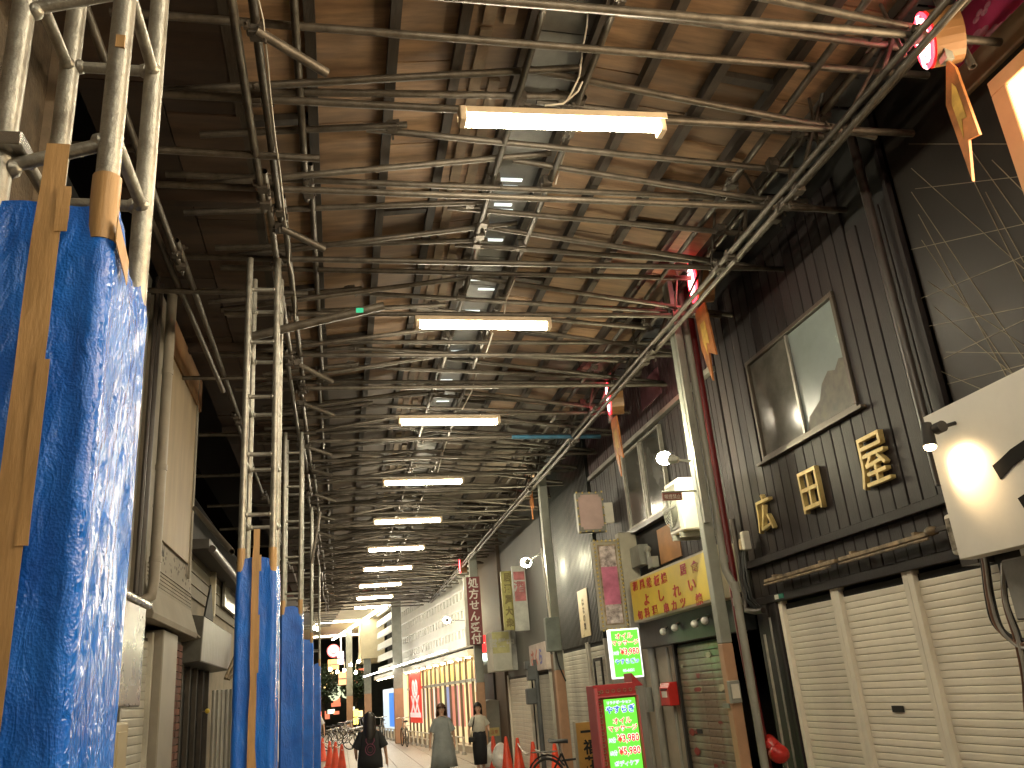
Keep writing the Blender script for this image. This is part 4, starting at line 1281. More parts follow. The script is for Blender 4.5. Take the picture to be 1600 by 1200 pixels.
tx(g2, '60分', .055, (cx - .13, Yt, zt - .65), PL_, .001, .75)
tx(g2, 'ボディケア', .055, (cx, Yt, zt - .755), PL_, .001)
# orange banner sign with black characters, behind the red one
ob = thing('orange_banner_stand', 'orange banner stand with black brush characters behind the red sign', 'sign', (3.45, 12.4, 0))
q0 = at(899, 1130, 1, 12.4)
g = MB(); g.box((q0.x, 12.4, .05), (q0.x + .42, 12.44, q0.z)); bevel(part('banner', g, mat('orange_banner', (.5, .27, .06), .5, 0, .2, 3, .03), ob), .004)
g = MB(); g.box((q0.x - .03, 12.39, .03), (q0.x - .001, 12.45, q0.z + .02)); part('frame', g, CREAM, ob)
text('lettering', '一', .2, (q0.x + .18, 12.396, q0.z - .12), 'S', BLACK, ob, bold=.008, depth=.002, sx=1.2)
text('lettering', '福', .2, (q0.x + .18, 12.396, q0.z - .32), 'S', BLACK, ob, bold=.006, depth=.002)
text('lettering', '花', .2, (q0.x + .18, 12.396, q0.z - .53), 'S', BLACK, ob, bold=.006, depth=.002)

# ---------------- third building: black ribbed metal
Db = wall('black_ribbed_building', 'black ribbed metal facade with a small cream poster before the second column', 4.0, 12.95, 16.6, 2.24, 7.4, BLACK)
y = 12.97
while y < 16.55:
    g = MB(); g.box((3.96, y, 2.26), (3.999, y + .055, 7.3)); bevel(part('rib', g, BLACKM, Db), .01)
    y += .082
ps = thing('poster', 'small cream poster with handwritten brush text on the black ribbed facade', 'poster', (3.94, 13.9, 2.75))
g = MB(); g.box((3.945, 13.58, 2.38), (3.955, 14.15, 3.13)); part('sheet', g, mat('cream_poster', (.62, .5, .3), .3, 0, .1, 4, 0), ps)
for k, s_ in enumerate(('はな', 'の舞')):
    text('lettering', s_[0], .14, (3.943, 13.86, 2.93 - k * .26), 'W', BLACK, ps, depth=.001)
    text('lettering', s_[1], .13, (3.943, 13.86, 2.80 - k * .26), 'W', BLACK, ps, depth=.001)
shutter('roller_shutter', 'narrow beige shutter just before the second arcade column', 4.0, 12.98, 13.9, 2.24, SHUTG, .075)['group'] = 'beige shutters by the second column'
shutter('roller_shutter', 'narrow beige shutter directly behind the second arcade column', 4.0, 14.0, 15.7, 2.24, SHUTG, .075)['group'] = 'beige shutters by the second column'
g = MB(); g.box((3.97, 15.75, .012), (4.05, 16.6, 2.24)); tag(link('brown_panel', g.mesh('brown_panel', mat('door_brown', (.2, .12, .07), .6, 0, .2, 3, .1, dirt=.3))), 'brown panel with a dark joint between the two narrow shutters', 'panel')

# ---------------- beyond the second column
Eb = wall('grey_shop_building', 'grey building with a faded yellow vertical sign, beyond the second column', 4.02, 16.65, 21.4, 1.95, 7.4, mat('grey_facade', (.12, .12, .11), .6, 0, .2, 1.5, .1, 40, dirt=.3))
shutter('roller_shutter', 'grey-beige shutter left of the second column', 4.0, 16.8, 18.3, 1.95, SHUTG, .085)['group'] = 'far beige shutters'
shutter('roller_shutter', 'wide lamp-lit shutter near the traffic cones', 4.0, 18.8, 21.2, 1.95, SHUT, .085)['group'] = 'far beige shutters'
fs_ = thing('faded_fascia_sign', 'faded white fascia sign with red and blue print left of the second column', 'sign', (3.95, 17.2, 2.3))
g = MB(); g.box((3.9, 16.7, 1.98), (4.0, 18.2, 2.5)); bevel(part('board', g, mat('faded_white_board', (.5, .42, .38), .6, 0, .2, 3, .05), fs_), .006)
for k, ch in enumerate('さくら'):
    text('character', ch, .34, (3.898, 17.9 - k * .38, 2.24), 'W', [mat('faded_red', (.5, .16, .12), .6, 0, .2, 5, 0), MATS['faded_red'], mat('faded_blue', (.15, .15, .4), .6, 0, .2, 5, 0)][k], fs_, bold=.012, depth=.002)
vs_ = thing('yellow_vertical_sign', 'faded yellow vertical sign with dark print high left of the second lamp', 'sign', (3.7, 19, 3.6))
q0, q1 = at(782, 893, 1, 19.0), at(800, 984, 1, 19.0)
g = MB(); g.box((q0.x, 19.0, q1.z), (q0.x + .32, 19.1, q0.z)); part('board', g, mat('faded_yellow', (.42, .38, .12), .5, 0, .25, 4, .05), vs_)
for k, ch in enumerate('居酒屋大衆'):
    text('character', ch, .2, (q0.x + .13, 18.996, q0.z - .14 - k * .245), 'S', mat('olive_print', (.2, .16, .05), .6, 0, .2, 4, 0), vs_, bold=.008, depth=.002, sx=.8)
vw = thing('white_vertical_sign', 'pale vertical signboard with a faded red mark beside the yellow one', 'sign', (3.9, 18.4, 3.6))
q0, q1 = at(799, 885, 1, 18.4), at(820, 985, 1, 18.4)
g = MB(); g.box((q0.x, 18.4, q1.z), (q0.x + .3, 18.5, q0.z)); part('board', g, mat('pale_grey_board', (.4, .4, .37), .5, 0, .2, 4, .05), vw)
g = MB(); g.box((q0.x + .03, 18.39, q0.z - .75), (q0.x + .27, 18.399, q0.z - .12)); part('red_patch', g, mat('faded_crimson', (.4, .12, .13), .5, 0, .3, 6, 0), vw)
text('character', '酒', .26, (q0.x + .14, 18.385, q0.z - .42), 'S', MATS['pale_grey_board'], vw, bold=.01, depth=.002)
es = thing('white_box_sign', 'large pale box sign with yellowish top projecting over the lamp-lit shutter', 'sign', (3.6, 20, 2.6))
q0, q1 = at(768, 987, 1, 20), at(802, 1047, 1, 20)
g = MB(); g.box((q0.x, 20, q1.z), (q1.x, 20.9, q0.z)); bevel(part('sign_case', g, mat('pale_sign_case', (.5, .49, .42), .5, 0, .15, 3, .05, dirt=.25), es), .01)
g = MB(); g.box((q0.x + .0, 19.99, (q0.z + q1.z) / 2 - .05), (q1.x - .05, 19.999, q0.z - .02)); part('yellow_panel', g, mat('washed_yellow', (.5, .47, .22), .5, 0, .2, 4, .03), es)
text('lettering', '営業中', .2, ((q0.x + q1.x) / 2, 19.985, (q0.z + q1.z) / 2 + .18), 'S', MATS['pale_sign_case'], es, bold=.006, depth=.002)
g = MB(); g.box((q1.x + .004, 20.1, q1.z), (q1.x + .28, 20.8, q0.z + .1)); part('side_panel', g, MATS['pale_grey_board'], es)
# grey equipment boxes near the shutter
ub = thing('utility_boxes', 'dark grey meter boxes and pipe left of the second column', 'box', (3.8, 17.6, 1.9))
for px, sz_ in (((829, 1052), (.18, .28)), ((829, 1088), (.2, .3)), ((822, 1040), (.1, .16))):
    p = at(*px, 1, 17.7)
    g = MB(); g.box((p.x - sz_[0] / 2, 17.55, p.z - sz_[1] / 2), (p.x + sz_[0] / 2, 17.72, p.z + sz_[1] / 2)); bevel(part('meter_case', g, mat('slate_box', (.09, .095, .1), .45, 0, .2, 5), ub), .015)
g = MB(); p = at(842, 1100, 1, 17.6); g.tube((p.x, 17.6, .03), (p.x, 17.6, 2.2), .05, 10); part('pipe', g, MATS['slate_box'], ub, True)
# grey rounded cabinet
gc = thing('grey_cabinet', 'large rounded grey cabinet with a yellow sticker behind the rubbish bags', 'cabinet', (3.4, 22.6, 0))
q0, q1 = at(757, 1105, 1, 22.6), at(789, 1105, 1, 22.6)
xa, xb, zt = q0.x, q1.x, at(775, 1100, 1, 22.6).z
prof = [(xa, .02), (xb, .02), (xb, zt)] + [(xa + (xb - xa) * (1 - u), zt + .12 * math.sin(u * 2.4)) for u in (.15, .3, .45, .6, .75, .9)] + [(xa, zt - .1)]
g = MB(); g.prism([(a, 22.6, b_) for a, b_ in prof], (0, .9, 0)); bevel(part('body', g, mat('cabinet_grey', (.24, .235, .2), .5, 0, .15, 4, .08), gc), .02, 2)
g = MB(); g.box((xa + .08, 22.59, zt - .75), (xa + .34, 22.599, zt - .55)); part('sticker', g, mat('yellow_sticker', (.6, .5, .2), .5, 0, .2, 8, 0), gc)
text('lettering', '注意', .1, (xa + .21, 22.585, zt - .65), 'S', REDTX, gc, depth=.001)
g = MB(); p = at(787, 1108, 1, 22.4); g.box((p.x - .05, 22.35, p.z - .2), (p.x + .12, 22.59, p.z + .2)); bevel(part('side_box', g, CREAM, gc), .01)
Fb = wall('store_side_building', 'dark brown building edge with a black doorway behind the pharmacy sign', 3.95, 21.5, 25.8, .012, 7.4, mat('umber_wall', (.09, .06, .04), .7, 0, .2, 2, .1))
g = MB(); g.box((3.9, 22.9, .05), (3.949, 24.7, 2.4)); part('doorway', g, BLACK, Fb)
rs = thing('red_neon_letters_sign', 'glowing red sign over a white lit strip behind the pharmacy sign', 'sign', (3.7, 24, 2.9))
q0, q1 = at(745, 993, 1, 23.5), at(768, 1012, 1, 23.5)
g = MB(); g.box((q0.x, 23.5, q1.z - .1), (q1.x + .1, 23.6, q0.z)); part('red_face', g, glow('red_store_glow', (.9, .03, .03), 0.858, (.5, .02, .02)), rs)
text('lettering', 'スーパー', .17, ((q0.x + q1.x) / 2 + .03, 23.49, (q0.z + q1.z) / 2 - .03), 'S', glow('pink_letter', (1, .4, .3), 1.0), rs, depth=.003, bold=.006, sx=.8)
g = MB(); g.box((q0.x + .02, 23.45, q1.z - .32), (q1.x + .05, 23.55, q1.z - .14)); part('white_strip', g, glow('white_store_strip', (.85, 1, .95), 2.2), rs)
g = MB(); g.box((q0.x - .02, 23.5, q1.z - .65), (q1.x + .12, 23.6, q1.z - .325)); part('lower_case', g, CREAM, rs)
vr = thing('red_white_banner', 'narrow vertical red and white striped banner left of the black doorway', 'banner', (3.5, 24, 1.2))
q0, q1 = at(741, 1041, 1, 23.8), at(750, 1100, 1, 23.8)
nst = 7
for k in range(nst):
    zz0 = q0.z + (0.05 - q0.z) * k / nst; zz1 = q0.z + (0.05 - q0.z) * (k + 1) / nst
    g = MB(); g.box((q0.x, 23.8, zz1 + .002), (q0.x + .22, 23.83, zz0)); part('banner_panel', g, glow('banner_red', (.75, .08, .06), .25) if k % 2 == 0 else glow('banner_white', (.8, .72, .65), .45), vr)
# pharmacy sign 処方せん受付
ph = thing('pharmacy_sign', 'maroon vertical hanging sign reading 処方せん受付 in white', 'sign', (3.3, 21.5, 3.6))
q0, q1 = at(728, 903, 1, 21.5), at(757, 1006, 1, 21.5)
g = MB(); g.box((q0.x, 21.5, q1.z), (q1.x - .02, 21.66, q0.z + .02)); bevel(part('sign_case', g, mat('maroon_sign', (.2, .03, .035), .45, 0, .15, 4, .03), ph), .008)
g = MB(); g.box((q0.x - .07, 21.48, q1.z - .02), (q0.x - .002, 21.68, q0.z + .02)); part('edge_strip', g, WHITEP, ph)
h_ = (q0.z - q1.z)
for k, ch in enumerate('処方せん受付'):
    text('character', ch, h_ / 6.3, ((q0.x + q1.x) / 2 - .01, 21.494, q0.z - h_ * (k + .5) / 6), 'S', mat('sign_white_text', (.72, .66, .6), .5, 0, .1, 5, 0), ph, bold=.006, depth=.003)

# ================================================================== LEFT SIDE
XLW = -1.6
random.seed(31)
L1 = thing('rough_brown_building', 'rough brown mortar wall behind the nearest truss column, top left', 'building', (-2, 2, 0))
g = MB(); g.box((-3, -8, .012), (-1.6, 4.42, 5.4)); part('wall', g, BROWN, L1)
g = MB(); g.box((-1.62, 4.30, .012), (-1.53, 4.42, 5.4)); bevel(part('corner_post', g, mat('brown_post', (.22, .17, .12), .7, 0, .2, 5, .3), L1), .008)
L1b = wall('dark_gap_wall', 'dark recessed wall between the brown building and the pale facade on the left', -3.0, 4.43, 7.3, .012, 5.4, BLACK, 'wall', -1.9)

L2 = thing('pale_facade_building', 'pale left building with a bracketed upper bay above a cream shutter', 'building', (-2.2, 9, 0))
PALE = mat('pale_speckled_render', (.27, .24, .19), .75, 0, .12, 3, .25, 30, dirt=.3)
g = MB(); g.box((-3, 7.32, .012), (-1.9, 10.45, 5.45)); part('wall', g, CREAM, L2)
# projecting bay with a flared lower lip
prof = [(-1.9, 5.45), (-1.62, 5.45), (-1.62, 3.3), (-1.60, 2.75), (-1.52, 2.5), (-1.53, 2.45), (-1.9, 2.52)]
g = MB(); g.prism([(a, 7.7, b_) for a, b_ in prof], (0, 2.35, 0)); bevel(part('bay', g, PALE, L2), .006)
g = MB(); g.prism([(-1.52, 10.05, 2.5), (-1.5, 10.4, 2.46), (-1.9, 10.4, 2.4), (-1.9, 10.05, 2.52)], (0, 0, -.02)); part('torn_lip', g, PALE, L2)
g = MB()
for k in range(5):
    g.box((-1.615 + .008 * k * 0, 7.75, 2.78 + k * .035), (-1.596, 10.02, 2.79 + k * .035))
part('ridge', g, PALE, L2)
q = [at(x, y, 0, -1.6) for x, y in ((262, 610), (305, 700), (293, 885), (248, 840))]
yp0, yp1 = q[3].y, q[2].y
g = MB(); g.box((-1.608, yp0, q[3].z), (-1.590, yp1, 5.0)); part('stained_panel', g, mat('stained_ochre_panel', (.28, .21, .12), .6, 0, .25, 2.0, .08, 20, stretch=(1, 3, .5), col2=(.2, .135, .07), dirt=.2), L2)
for u, v_ in (((-1.6, yp0 - .03, 3.05), (-1.575, yp0 - .003, 5.2)), ((-1.6, yp1 + .003, 3.05), (-1.575, yp1 + .03, 5.4))):
    g = MB(); g.box(u, v_); part('panel_frame', g, PALE, L2)
g = MB(); g.box((-1.6, yp0, 4.2), (-1.585, yp0 + .0, 4.21)) if False else None
g = MB(); g.box((-1.61, 7.9, 5.02), (-1.58, 9.95, 5.4)); part('rusty_board', g, mat('rust_brown_board', (.33, .18, .08), .7, 0, .3, 3, .1), L2)
# old screw holes and a torn hole
HOLE = mat('grey_speck', (.07, .06, .045), .8, 0, .2, 5, 0)
g = MB()
for k in range(210):
    yy = random.uniform(7.8, 9.95); zz = random.uniform(2.95, 3.75)
    if yy > yp0 - .05 and yy < yp1 + .05 and zz > q[3].z - .02:
        continue
    r_ = random.uniform(.010, .022)
    g.add([(-1.623 if zz > 3.3 else -1.613, yy + r_ * math.cos(a_) * 1.3, zz + r_ * math.sin(a_)) for a_ in (0, 1.2, 2.4, 3.7, 5)], [(0, 1, 2, 3, 4)])
for i_ in range(len(g.v)):
    g.v[i_] = (-1.585 - (.03 if g.v[i_][2] > 3.3 else 0.0) if False else (-1.6185 if g.v[i_][2] > 3.3 else -1.6 - (g.v[i_][2] - 2.75) / .55 * .02 + .0025), g.v[i_][1], g.v[i_][2])
sp_ = part('render_speck', g, HOLE, L2); sp_['kind'] = 'stuff'
for hx, hy in ((255, 868), (268, 932)):
    p = at(hx, hy, 0, -1.61); s_ = .1 if hy < 900 else .05
    g = MB(); g.add([(-1.612 + (.004 if hy > 900 else 0), p.y + a * s_, p.z + b_ * s_) for a, b_ in ((-.5, 1), (0, .3), (.4, 1.1), (.5, 0), (.2, -.3), (.1, -1.4), (-.1, -.4), (-.4, 0))], [tuple(range(8))]); part('torn_hole', g, BLACK, L2)
# pipes at the near edge of the bay
dp = thing('white_downpipe', 'pale downpipe with an elbow at the near corner of the pale bay on the left', 'pipe', (-1.55, 7.6, 3))
g = MB(); p = at(262, 430, 0, -1.52); p2 = at(228, 975, 0, -1.52)
g.path([(-1.52, 7.62, 5.4), (-1.52, 7.62, 2.75), (-1.53, 7.6, 2.62), (-1.62, 7.55, 2.56)], .045, 12); part('pipe', g, mat('cream_pipe', (.36, .32, .26), .45, 0, .12, 5, .05, dirt=.2), dp, True)
for z in (4.6, 3.7, 2.9):
    g = MB(); g.tube((-1.52, 7.62, z), (-1.52, 7.62, z + .05), .051, 12); part('pipe_collar', g, MATS['cream_pipe'], dp, True)
dp2 = thing('grey_conduits', 'pair of thin grey conduits left of the pale downpipe', 'pipe', (-1.6, 7.2, 3))
for yy, r_ in ((7.38, .03), (7.25, .018)):
    g = MB(); g.tube((-1.58, yy, 2.6), (-1.58, yy, 5.4), r_, 10); part('conduit', g, MATS['dark_pipe'], dp2, True)
g = MB(); g.box((-1.9, 7.0, 2.4), (-1.64, 7.31, 5.4)); part('side_board', g, GREYP, dp2)
sh2 = shutter('roller_shutter', 'cream shutter under the pale bay on the left side', -1.72, 7.5, 8.55, 2.36, SHUTG, .072, sgn=-1)
g = MB(); g.box((-1.9, 8.62, .012), (-1.6, 9.35, 2.44)); bevel(part('pillar', g, mat('dirty_white_tile', (.27, .245, .2), .5, 0, .12, 3, .1, 60, dirt=.35), L2), .01)
# brick strip
BR = mat('dark_red_brick', (.16, .06, .035), .85, 0, .3, 8, .4, 40, rnd=.35)
g = MB(); g.box((-1.9, 9.36, .012), (-1.64, 9.8, 2.40)); part('brick_backing', g, mat('mortar', (.12, .1, .08), .9, 0, .2, 9), L2)
g = MB(); g.box((-1.645, 0, 0), (-1.62, .2, .058)); me = g.mesh('brick', BR)
for r_ in range(34):
    for c_ in range(2):
        link('brick', me, L2, V((jit(.003), 9.37 + c_ * .215 + (-.0 if r_ % 2 else .008), .03 + r_ * .069)))
# metal hood box + cream meter cabinet
hd = thing('metal_hood', 'shiny sheet metal hood left of the cream shutter on the left side', 'hood', (-1.45, 6.6, 2.2))
q0, q1 = at(190, 935, 0, -1.38), at(218, 1112, 0, -1.38)
g = MB(); g.box((-1.7, q0.y - .1, 1.75), (-1.38, q1.y, 2.42)); bevel(part('case', g, mat('sheet_metal', (.16, .155, .14), .25, .85, .1, 2, .03, 10), hd), .008)
g = MB(); g.tube((-1.38, q0.y - .1, 2.45), (-1.38, q1.y + .08, 2.45), .025, 10); part('roll_edge', g, CHROME, hd, True)
mc = thing('meter_cabinet', 'cream meter cabinet below the shiny hood on the left side', 'box', (-1.45, 6.3, 1.3))
g = MB(); g.box((-1.65, 5.9, 1.12), (-1.42, 6.62, 1.66)); bevel(part('case', g, mat('cream_cabinet', (.4, .34, .22), .5, 0, .12, 4, .05), mc), .02, 2)
g = MB(); g.box((-1.425, 6.3, 1.2), (-1.412, 6.55, 1.6)); bevel(part('door', g, MATS['cream_cabinet'], mc), .005)
g = MB(); g.box((-1.415, 6.5, 1.16), (-1.409, 6.58, 1.28)); part('label_plate', g, WHITEP, mc)
g = MB(); g.tube((-1.5, 6.0, .05), (-1.5, 6.0, 1.11), .09, 14); part('duct', g, CREAM, mc, True)
# house beyond with beige siding
L3 = thing('beige_siding_house', 'beige sided house wall with a grey canopy above a dark doorway, far left', 'building', (-2, 12, 0))
g = MB(); g.box((-3, 10.5, .012), (-1.75, 22.5, 3.5)); part('wall', g, mat('beige_siding_back', (.3, .25, .18), .8, 0, .2, 3), L3)
SID = mat('beige_siding', (.18, .155, .11), .75, 0, .15, 4, .15, 40, rnd=.1)
g = MB(); g.prism([(-1.75, 10.5, 0), (-1.722, 10.5, 0), (-1.735, 10.5, .14), (-1.75, 10.5, .14)], (0, 8.0, 0)); me = g.mesh('siding_board', SID)
for k in range(4):
    link('siding_board', me, L3, V((0, 0, 3.0 + k * .145)))
g = MB(); g.box((-1.74, 12.3, 2.9), (-1.66, 12.42, 3.5)); part('corner_post', g, mat('pale_trim', (.5, .45, .33), .6, 0, .1, 4), L3)
g = MB(); q0, q1 = at(349, 905, 0, -1.7), at(362, 955, 0, -1.7); g.box((-1.71, q0.y, q1.z), (-1.69, q0.y + 1.6, q0.z)); part('window_pane', g, mat('pale_window', (.36, .34, .28), .3, 0, .1, 3), L3)
g = MB(); g.box((-1.70, q0.y - .05, q1.z - .05), (-1.66, q0.y + 1.65, q1.z - .002)); g.box((-1.70, q0.y - .05, q1.z), (-1.66, q0.y - .002, q0.z + .04)); part('window_frame', g, ALU, L3)
g = MB(); g.box((-2.2, 10.47, 3.505), (-1.5, 22.6, 3.62)); part('eave', g, mat('dark_eave', (.05, .045, .04), .6, 0, .3, 4), L3)
g = MB(); g.tube((-1.47, 10.5, 3.5), (-1.47, 22.4, 3.46), .045, 10); part('gutter', g, MATS['dark_pipe'], L3, True)
g = MB(); g.box((-3.0, 10.46, 3.63), (-2.6, 34, 5.45)); tag(link('upper_wall_set_back', g.mesh('upper_wall_set_back', BLACK)), 'black set-back wall above the low eave on the far left', 'wall')
# dark doorway, canopy and white sheet
g = MB(); g.box((-1.76, 9.85, .05), (-1.735, 12.6, 2.2)); part('doorway', g, BLACK, L3)
for k in range(5):
    g = MB(); yy = 10.2 + k * .5; g.box((-1.73, yy, .02), (-1.68, yy + .04, 2.2)); part('door_post', g, mat('charred_post', (.05, .04, .03), .7, 0, .3, 5), L3)
cn = thing('grey_canopy', 'dented grey metal canopy box over the dark doorway on the left', 'canopy', (-1.5, 11, 2.4))
g = MB(); g.prism([(-1.75, 10.2, 2.2), (-1.5, 10.2, 2.22), (-1.48, 10.2, 2.7), (-1.75, 10.2, 2.75)], (0, 2.6, 0)); bevel(part('shell', g, mat('dented_grey_metal', (.12, .115, .1), .4, .5, .3, 3, .4, 8, dirt=.3), cn), .01)
g = MB(); g.prism([(-1.55, 10.6, 2.74), (-1.55, 11.3, 2.74), (-1.55, 11.0, 3.15), (-1.55, 10.8, 2.95)], (.02, 0, 0)); part('torn_flap', g, BLACK, cn)
for k in range(3):
    g = MB(); g.tube((-1.5, 12.4 + .2 * k, 2.1), (-1.4, 12.9, 2.5 - .15 * k), .02, 8); part('stay', g, RUST, cn, True)
cs = thing('corrugated_sheet', 'upright white corrugated sheet standing beside the dark doorway', 'sheet', (-1.5, 12.9, 0))
q0, q1 = at(331, 1079, 1, 12.6), at(357, 1081, 1, 12.6)
g = MB(); nn_ = 24
pts = [(q0.x + (q1.x + .2 - q0.x) * i / nn_, 12.6 + .02 * math.cos(i * 1.9), 0) for i in range(nn_ + 1)]
g.add([(a, b_, .02) for a, b_, c_ in pts] + [(a, b_, q0.z) for a, b_, c_ in pts], [(i, i + 1, nn_ + 2 + i, nn_ + 1 + i) for i in range(nn_)])
o = part('sheet', g, mat('white_corrugated', (.6, .57, .5), .5, 0, .1, 4), cs); sd = o.modifiers.new('thickness', 'SOLIDIFY'); sd.thickness = .003
kn = L3
p = at(324, 1111, 0, -1.62); g = MB(); g.ball(p, .03, .03, .03, 10, 7); part('yellow_cap', g, mat('bright_yellow', (.7, .5, .06), .4, 0, .05, 5, 0), kn, True)
g = MB(); g.tube(p, p - V((.1, 0, 0)), .008, 6); part('cap_stem', g, RUST, kn)
L4 = thing('left_shopfronts', 'dim row of shop fronts behind the truss columns on the far left', 'building', (-2, 28, 0))
g = MB(); g.box((-3, 22.6, .012), (-1.62, 33.8, 3.5)); part('wall', g, mat('dim_shop_wall', (.16, .14, .11), .7, 0, .3, 1.5), L4)
for k in range(4):
    g = MB(); g.box((-1.615, 23 + k * 2.7, .4), (-1.59, 25.2 + k * 2.7, 2.4)); part('shop_window', g, glow('dim_shop_window', (.8, .6, .35), .25, (.3, .25, .2)), L4)
    g = MB(); g.box((-1.618, 23 + k * 2.7, 2.6), (-1.55, 25.2 + k * 2.7, 3.2)); part('fascia', g, [mat('fascia_red', (.4, .04, .03), .5, 0, .2, 4), mat('fascia_yellow', (.6, .42, .06), .5, 0, .2, 4)][k % 2], L4)

# ================================================================== FAR RIGHT: louvred department building
PA, PB = V((3.95, 26.0, 0)), V((1.98, 47.2, 0))
U = (PB - PA); LEN = U.length; U.normalize()
Nn = V((-U.y, U.x, 0))        # towards the street
Zv = V((0, 0, 1))
if Nn.x > 0:
    Nn = -Nn
LB = thing('louvred_building', 'brightly lit white louvred building with glazed posters below, far right of the street', 'building', tuple(PA))


def lb(name, u0, u1, z0, z1, d0, d1, material, parent=None, bev=0):
    g = MB(); g.obox(PA + U * u0 + Nn * d0 + Zv * z0, U * (u1 - u0), Nn * (d1 - d0), Zv * (z1 - z0))
    o = part(name, g, material, parent or LB)
    return o


WLOUV = mat('white_louvre', (.86, .85, .78), .5, 0, .06, 2, .02)
lb('wall', 0, LEN, 2.9, 8.2, -1.6, -.5, mat('louvre_shadow_wall', (.02, .02, .018), .8, 0, .1, 2))
zz = 3.0
while zz < 8.0:
    g = MB()
    a = PA + Nn * -.02 + Zv * zz
    g.prism([a, a + Nn * .07 + Zv * .03, a + Nn * .03 + Zv * .33, a - Nn * .03 + Zv * .335], U * LEN)
    part('louvre_band', g, WLOUV, LB)
    # posts between bands: the small dark windows are the gaps
    g = MB(); u = 0
    while u < LEN * .66:
        g.obox(PA + U * u + Nn * -.1 + Zv * (zz + .335), U * .24, Nn * .12, Zv * .245); u += .52
    pst = part('louvre_web', g, WLOUV, LB); pst['kind'] = 'stuff'
    zz += .58
lb('eave', -.05, LEN, 2.72, 2.9, -.9, .25, mat('eave_cream', (.6, .54, .42), .5, 0, .1, 3))
EAVE = glow('eave_downlight', (1, .82, .5), 40)
for k in range(17):
    u = .6 + k * 1.25
    g = MB(); c = PA + U * u + Nn * .1 + Zv * 2.705; g.tube(c, c - Zv * .03, .075, 12); part('eave_light', g, EAVE, LB)
UPL = glow('added_uplight_strip', (1, .96, .86), 12)  # strips added to brighten the louvres, not fittings of the building
for k in range(6):
    lb('added_uplight', .5 + k * 3.5, 3.4 + k * 3.5, 2.91, 2.94, .75, .85, UPL)
# glazed ground floor
lb('interior_back', 0, LEN, .05, 2.7, -.9, -.85, glow('store_interior', (1, .75, .38), 0.39, (.5, .4, .25)))
random.seed(11)
PC = [((.8, .6, .12), 1.0), ((.9, .82, .7), .9), ((.75, .4, .42), .7), ((.4, .45, .7), .6), ((.85, .75, .35), 1.0), ((.75, .7, .66), .8), ((.8, .3, .2), .7)]
u = .25; k = 0
while u < LEN * .63:
    wd = random.uniform(.5, .95)
    col, st_ = PC[random.randrange(len(PC))]
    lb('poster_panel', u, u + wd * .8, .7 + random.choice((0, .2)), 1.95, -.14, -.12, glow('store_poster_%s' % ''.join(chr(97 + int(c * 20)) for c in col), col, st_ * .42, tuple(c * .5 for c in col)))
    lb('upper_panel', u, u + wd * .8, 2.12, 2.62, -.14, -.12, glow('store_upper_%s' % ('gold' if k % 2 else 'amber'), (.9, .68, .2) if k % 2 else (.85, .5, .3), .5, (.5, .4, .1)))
    u += wd + .05; k += 1
u = 0
while u < LEN * .66:
    lb('mullion', u, u + .05, .05, 2.7, -.1, -.03, mat('bronze_mullion', (.16, .13, .09), .4, .4, .1, 5)); u += .82
lb('transom', 0, LEN * .66, 2.0, 2.09, -.095, -.035, mat('pale_transom', (.4, .4, .34), .4, .2, .1, 5))
lb('base_kerb', 0, LEN * .66, .012, .2, -.3, .12, mat('stone_base', (.42, .36, .28), .6, 0, .15, 3, .1))
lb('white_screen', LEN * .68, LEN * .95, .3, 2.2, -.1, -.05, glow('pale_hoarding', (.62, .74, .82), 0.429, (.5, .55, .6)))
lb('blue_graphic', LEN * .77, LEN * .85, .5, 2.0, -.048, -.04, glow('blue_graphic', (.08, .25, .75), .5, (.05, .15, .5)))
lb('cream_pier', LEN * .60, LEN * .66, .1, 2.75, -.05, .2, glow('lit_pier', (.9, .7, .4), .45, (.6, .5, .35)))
# red banner
rb2 = thing('red_store_banner', 'tall red banner with rounded white characters hung on the glazed store front', 'banner', tuple(PA + U * 8))
g = MB(); ub = 8.6
q0 = at(629, 1059, 1, 34.5)
u0_ = 9.0; u1_ = 11.6
g.obox(PA + U * u0_ + Nn * .02 + Zv * .75, U * (u1_ - u0_), Nn * .03, Zv * 1.95)
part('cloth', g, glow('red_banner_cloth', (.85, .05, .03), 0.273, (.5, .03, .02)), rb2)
fc = (-U, Zv)
for k, ch in enumerate(('00', 'XX')):
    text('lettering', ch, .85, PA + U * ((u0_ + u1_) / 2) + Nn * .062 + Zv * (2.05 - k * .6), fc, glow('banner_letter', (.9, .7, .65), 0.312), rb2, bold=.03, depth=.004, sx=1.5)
g = MB(); g.obox(PA + U * (u0_ + .1) + Nn * .06 + Zv * .95, U * (u1_ - u0_ - .2), Nn * .004, Zv * .18); part('stripe', g, MATS['banner_letter'], rb2)
# white rail in front of the store
rl = thing('store_guard_rail', 'low white guard rail with posts along the glazed store front', 'railing', tuple(PA + Nn * .5))
for k in range(22):
    g = MB(); c = PA + U * (.5 + k * .95) + Nn * .4; g.tube(c + Zv * .012, c + Zv * .5, .035, 8); part('post', g, WHITEP, rl, True)
    g = MB(); g.tube(c + Zv * .012, c + Zv * .09, .09, 10, r1=.06); part('foot', g, mat('grey_foot', (.3, .28, .25), .6, 0, .1, 5), rl, True)
g = MB(); g.tube(PA + U * .4 + Nn * .4 + Zv * .48, PA + U * 20.6 + Nn * .4 + Zv * .48, .02, 8); part('top_bar', g, WHITEP, rl)

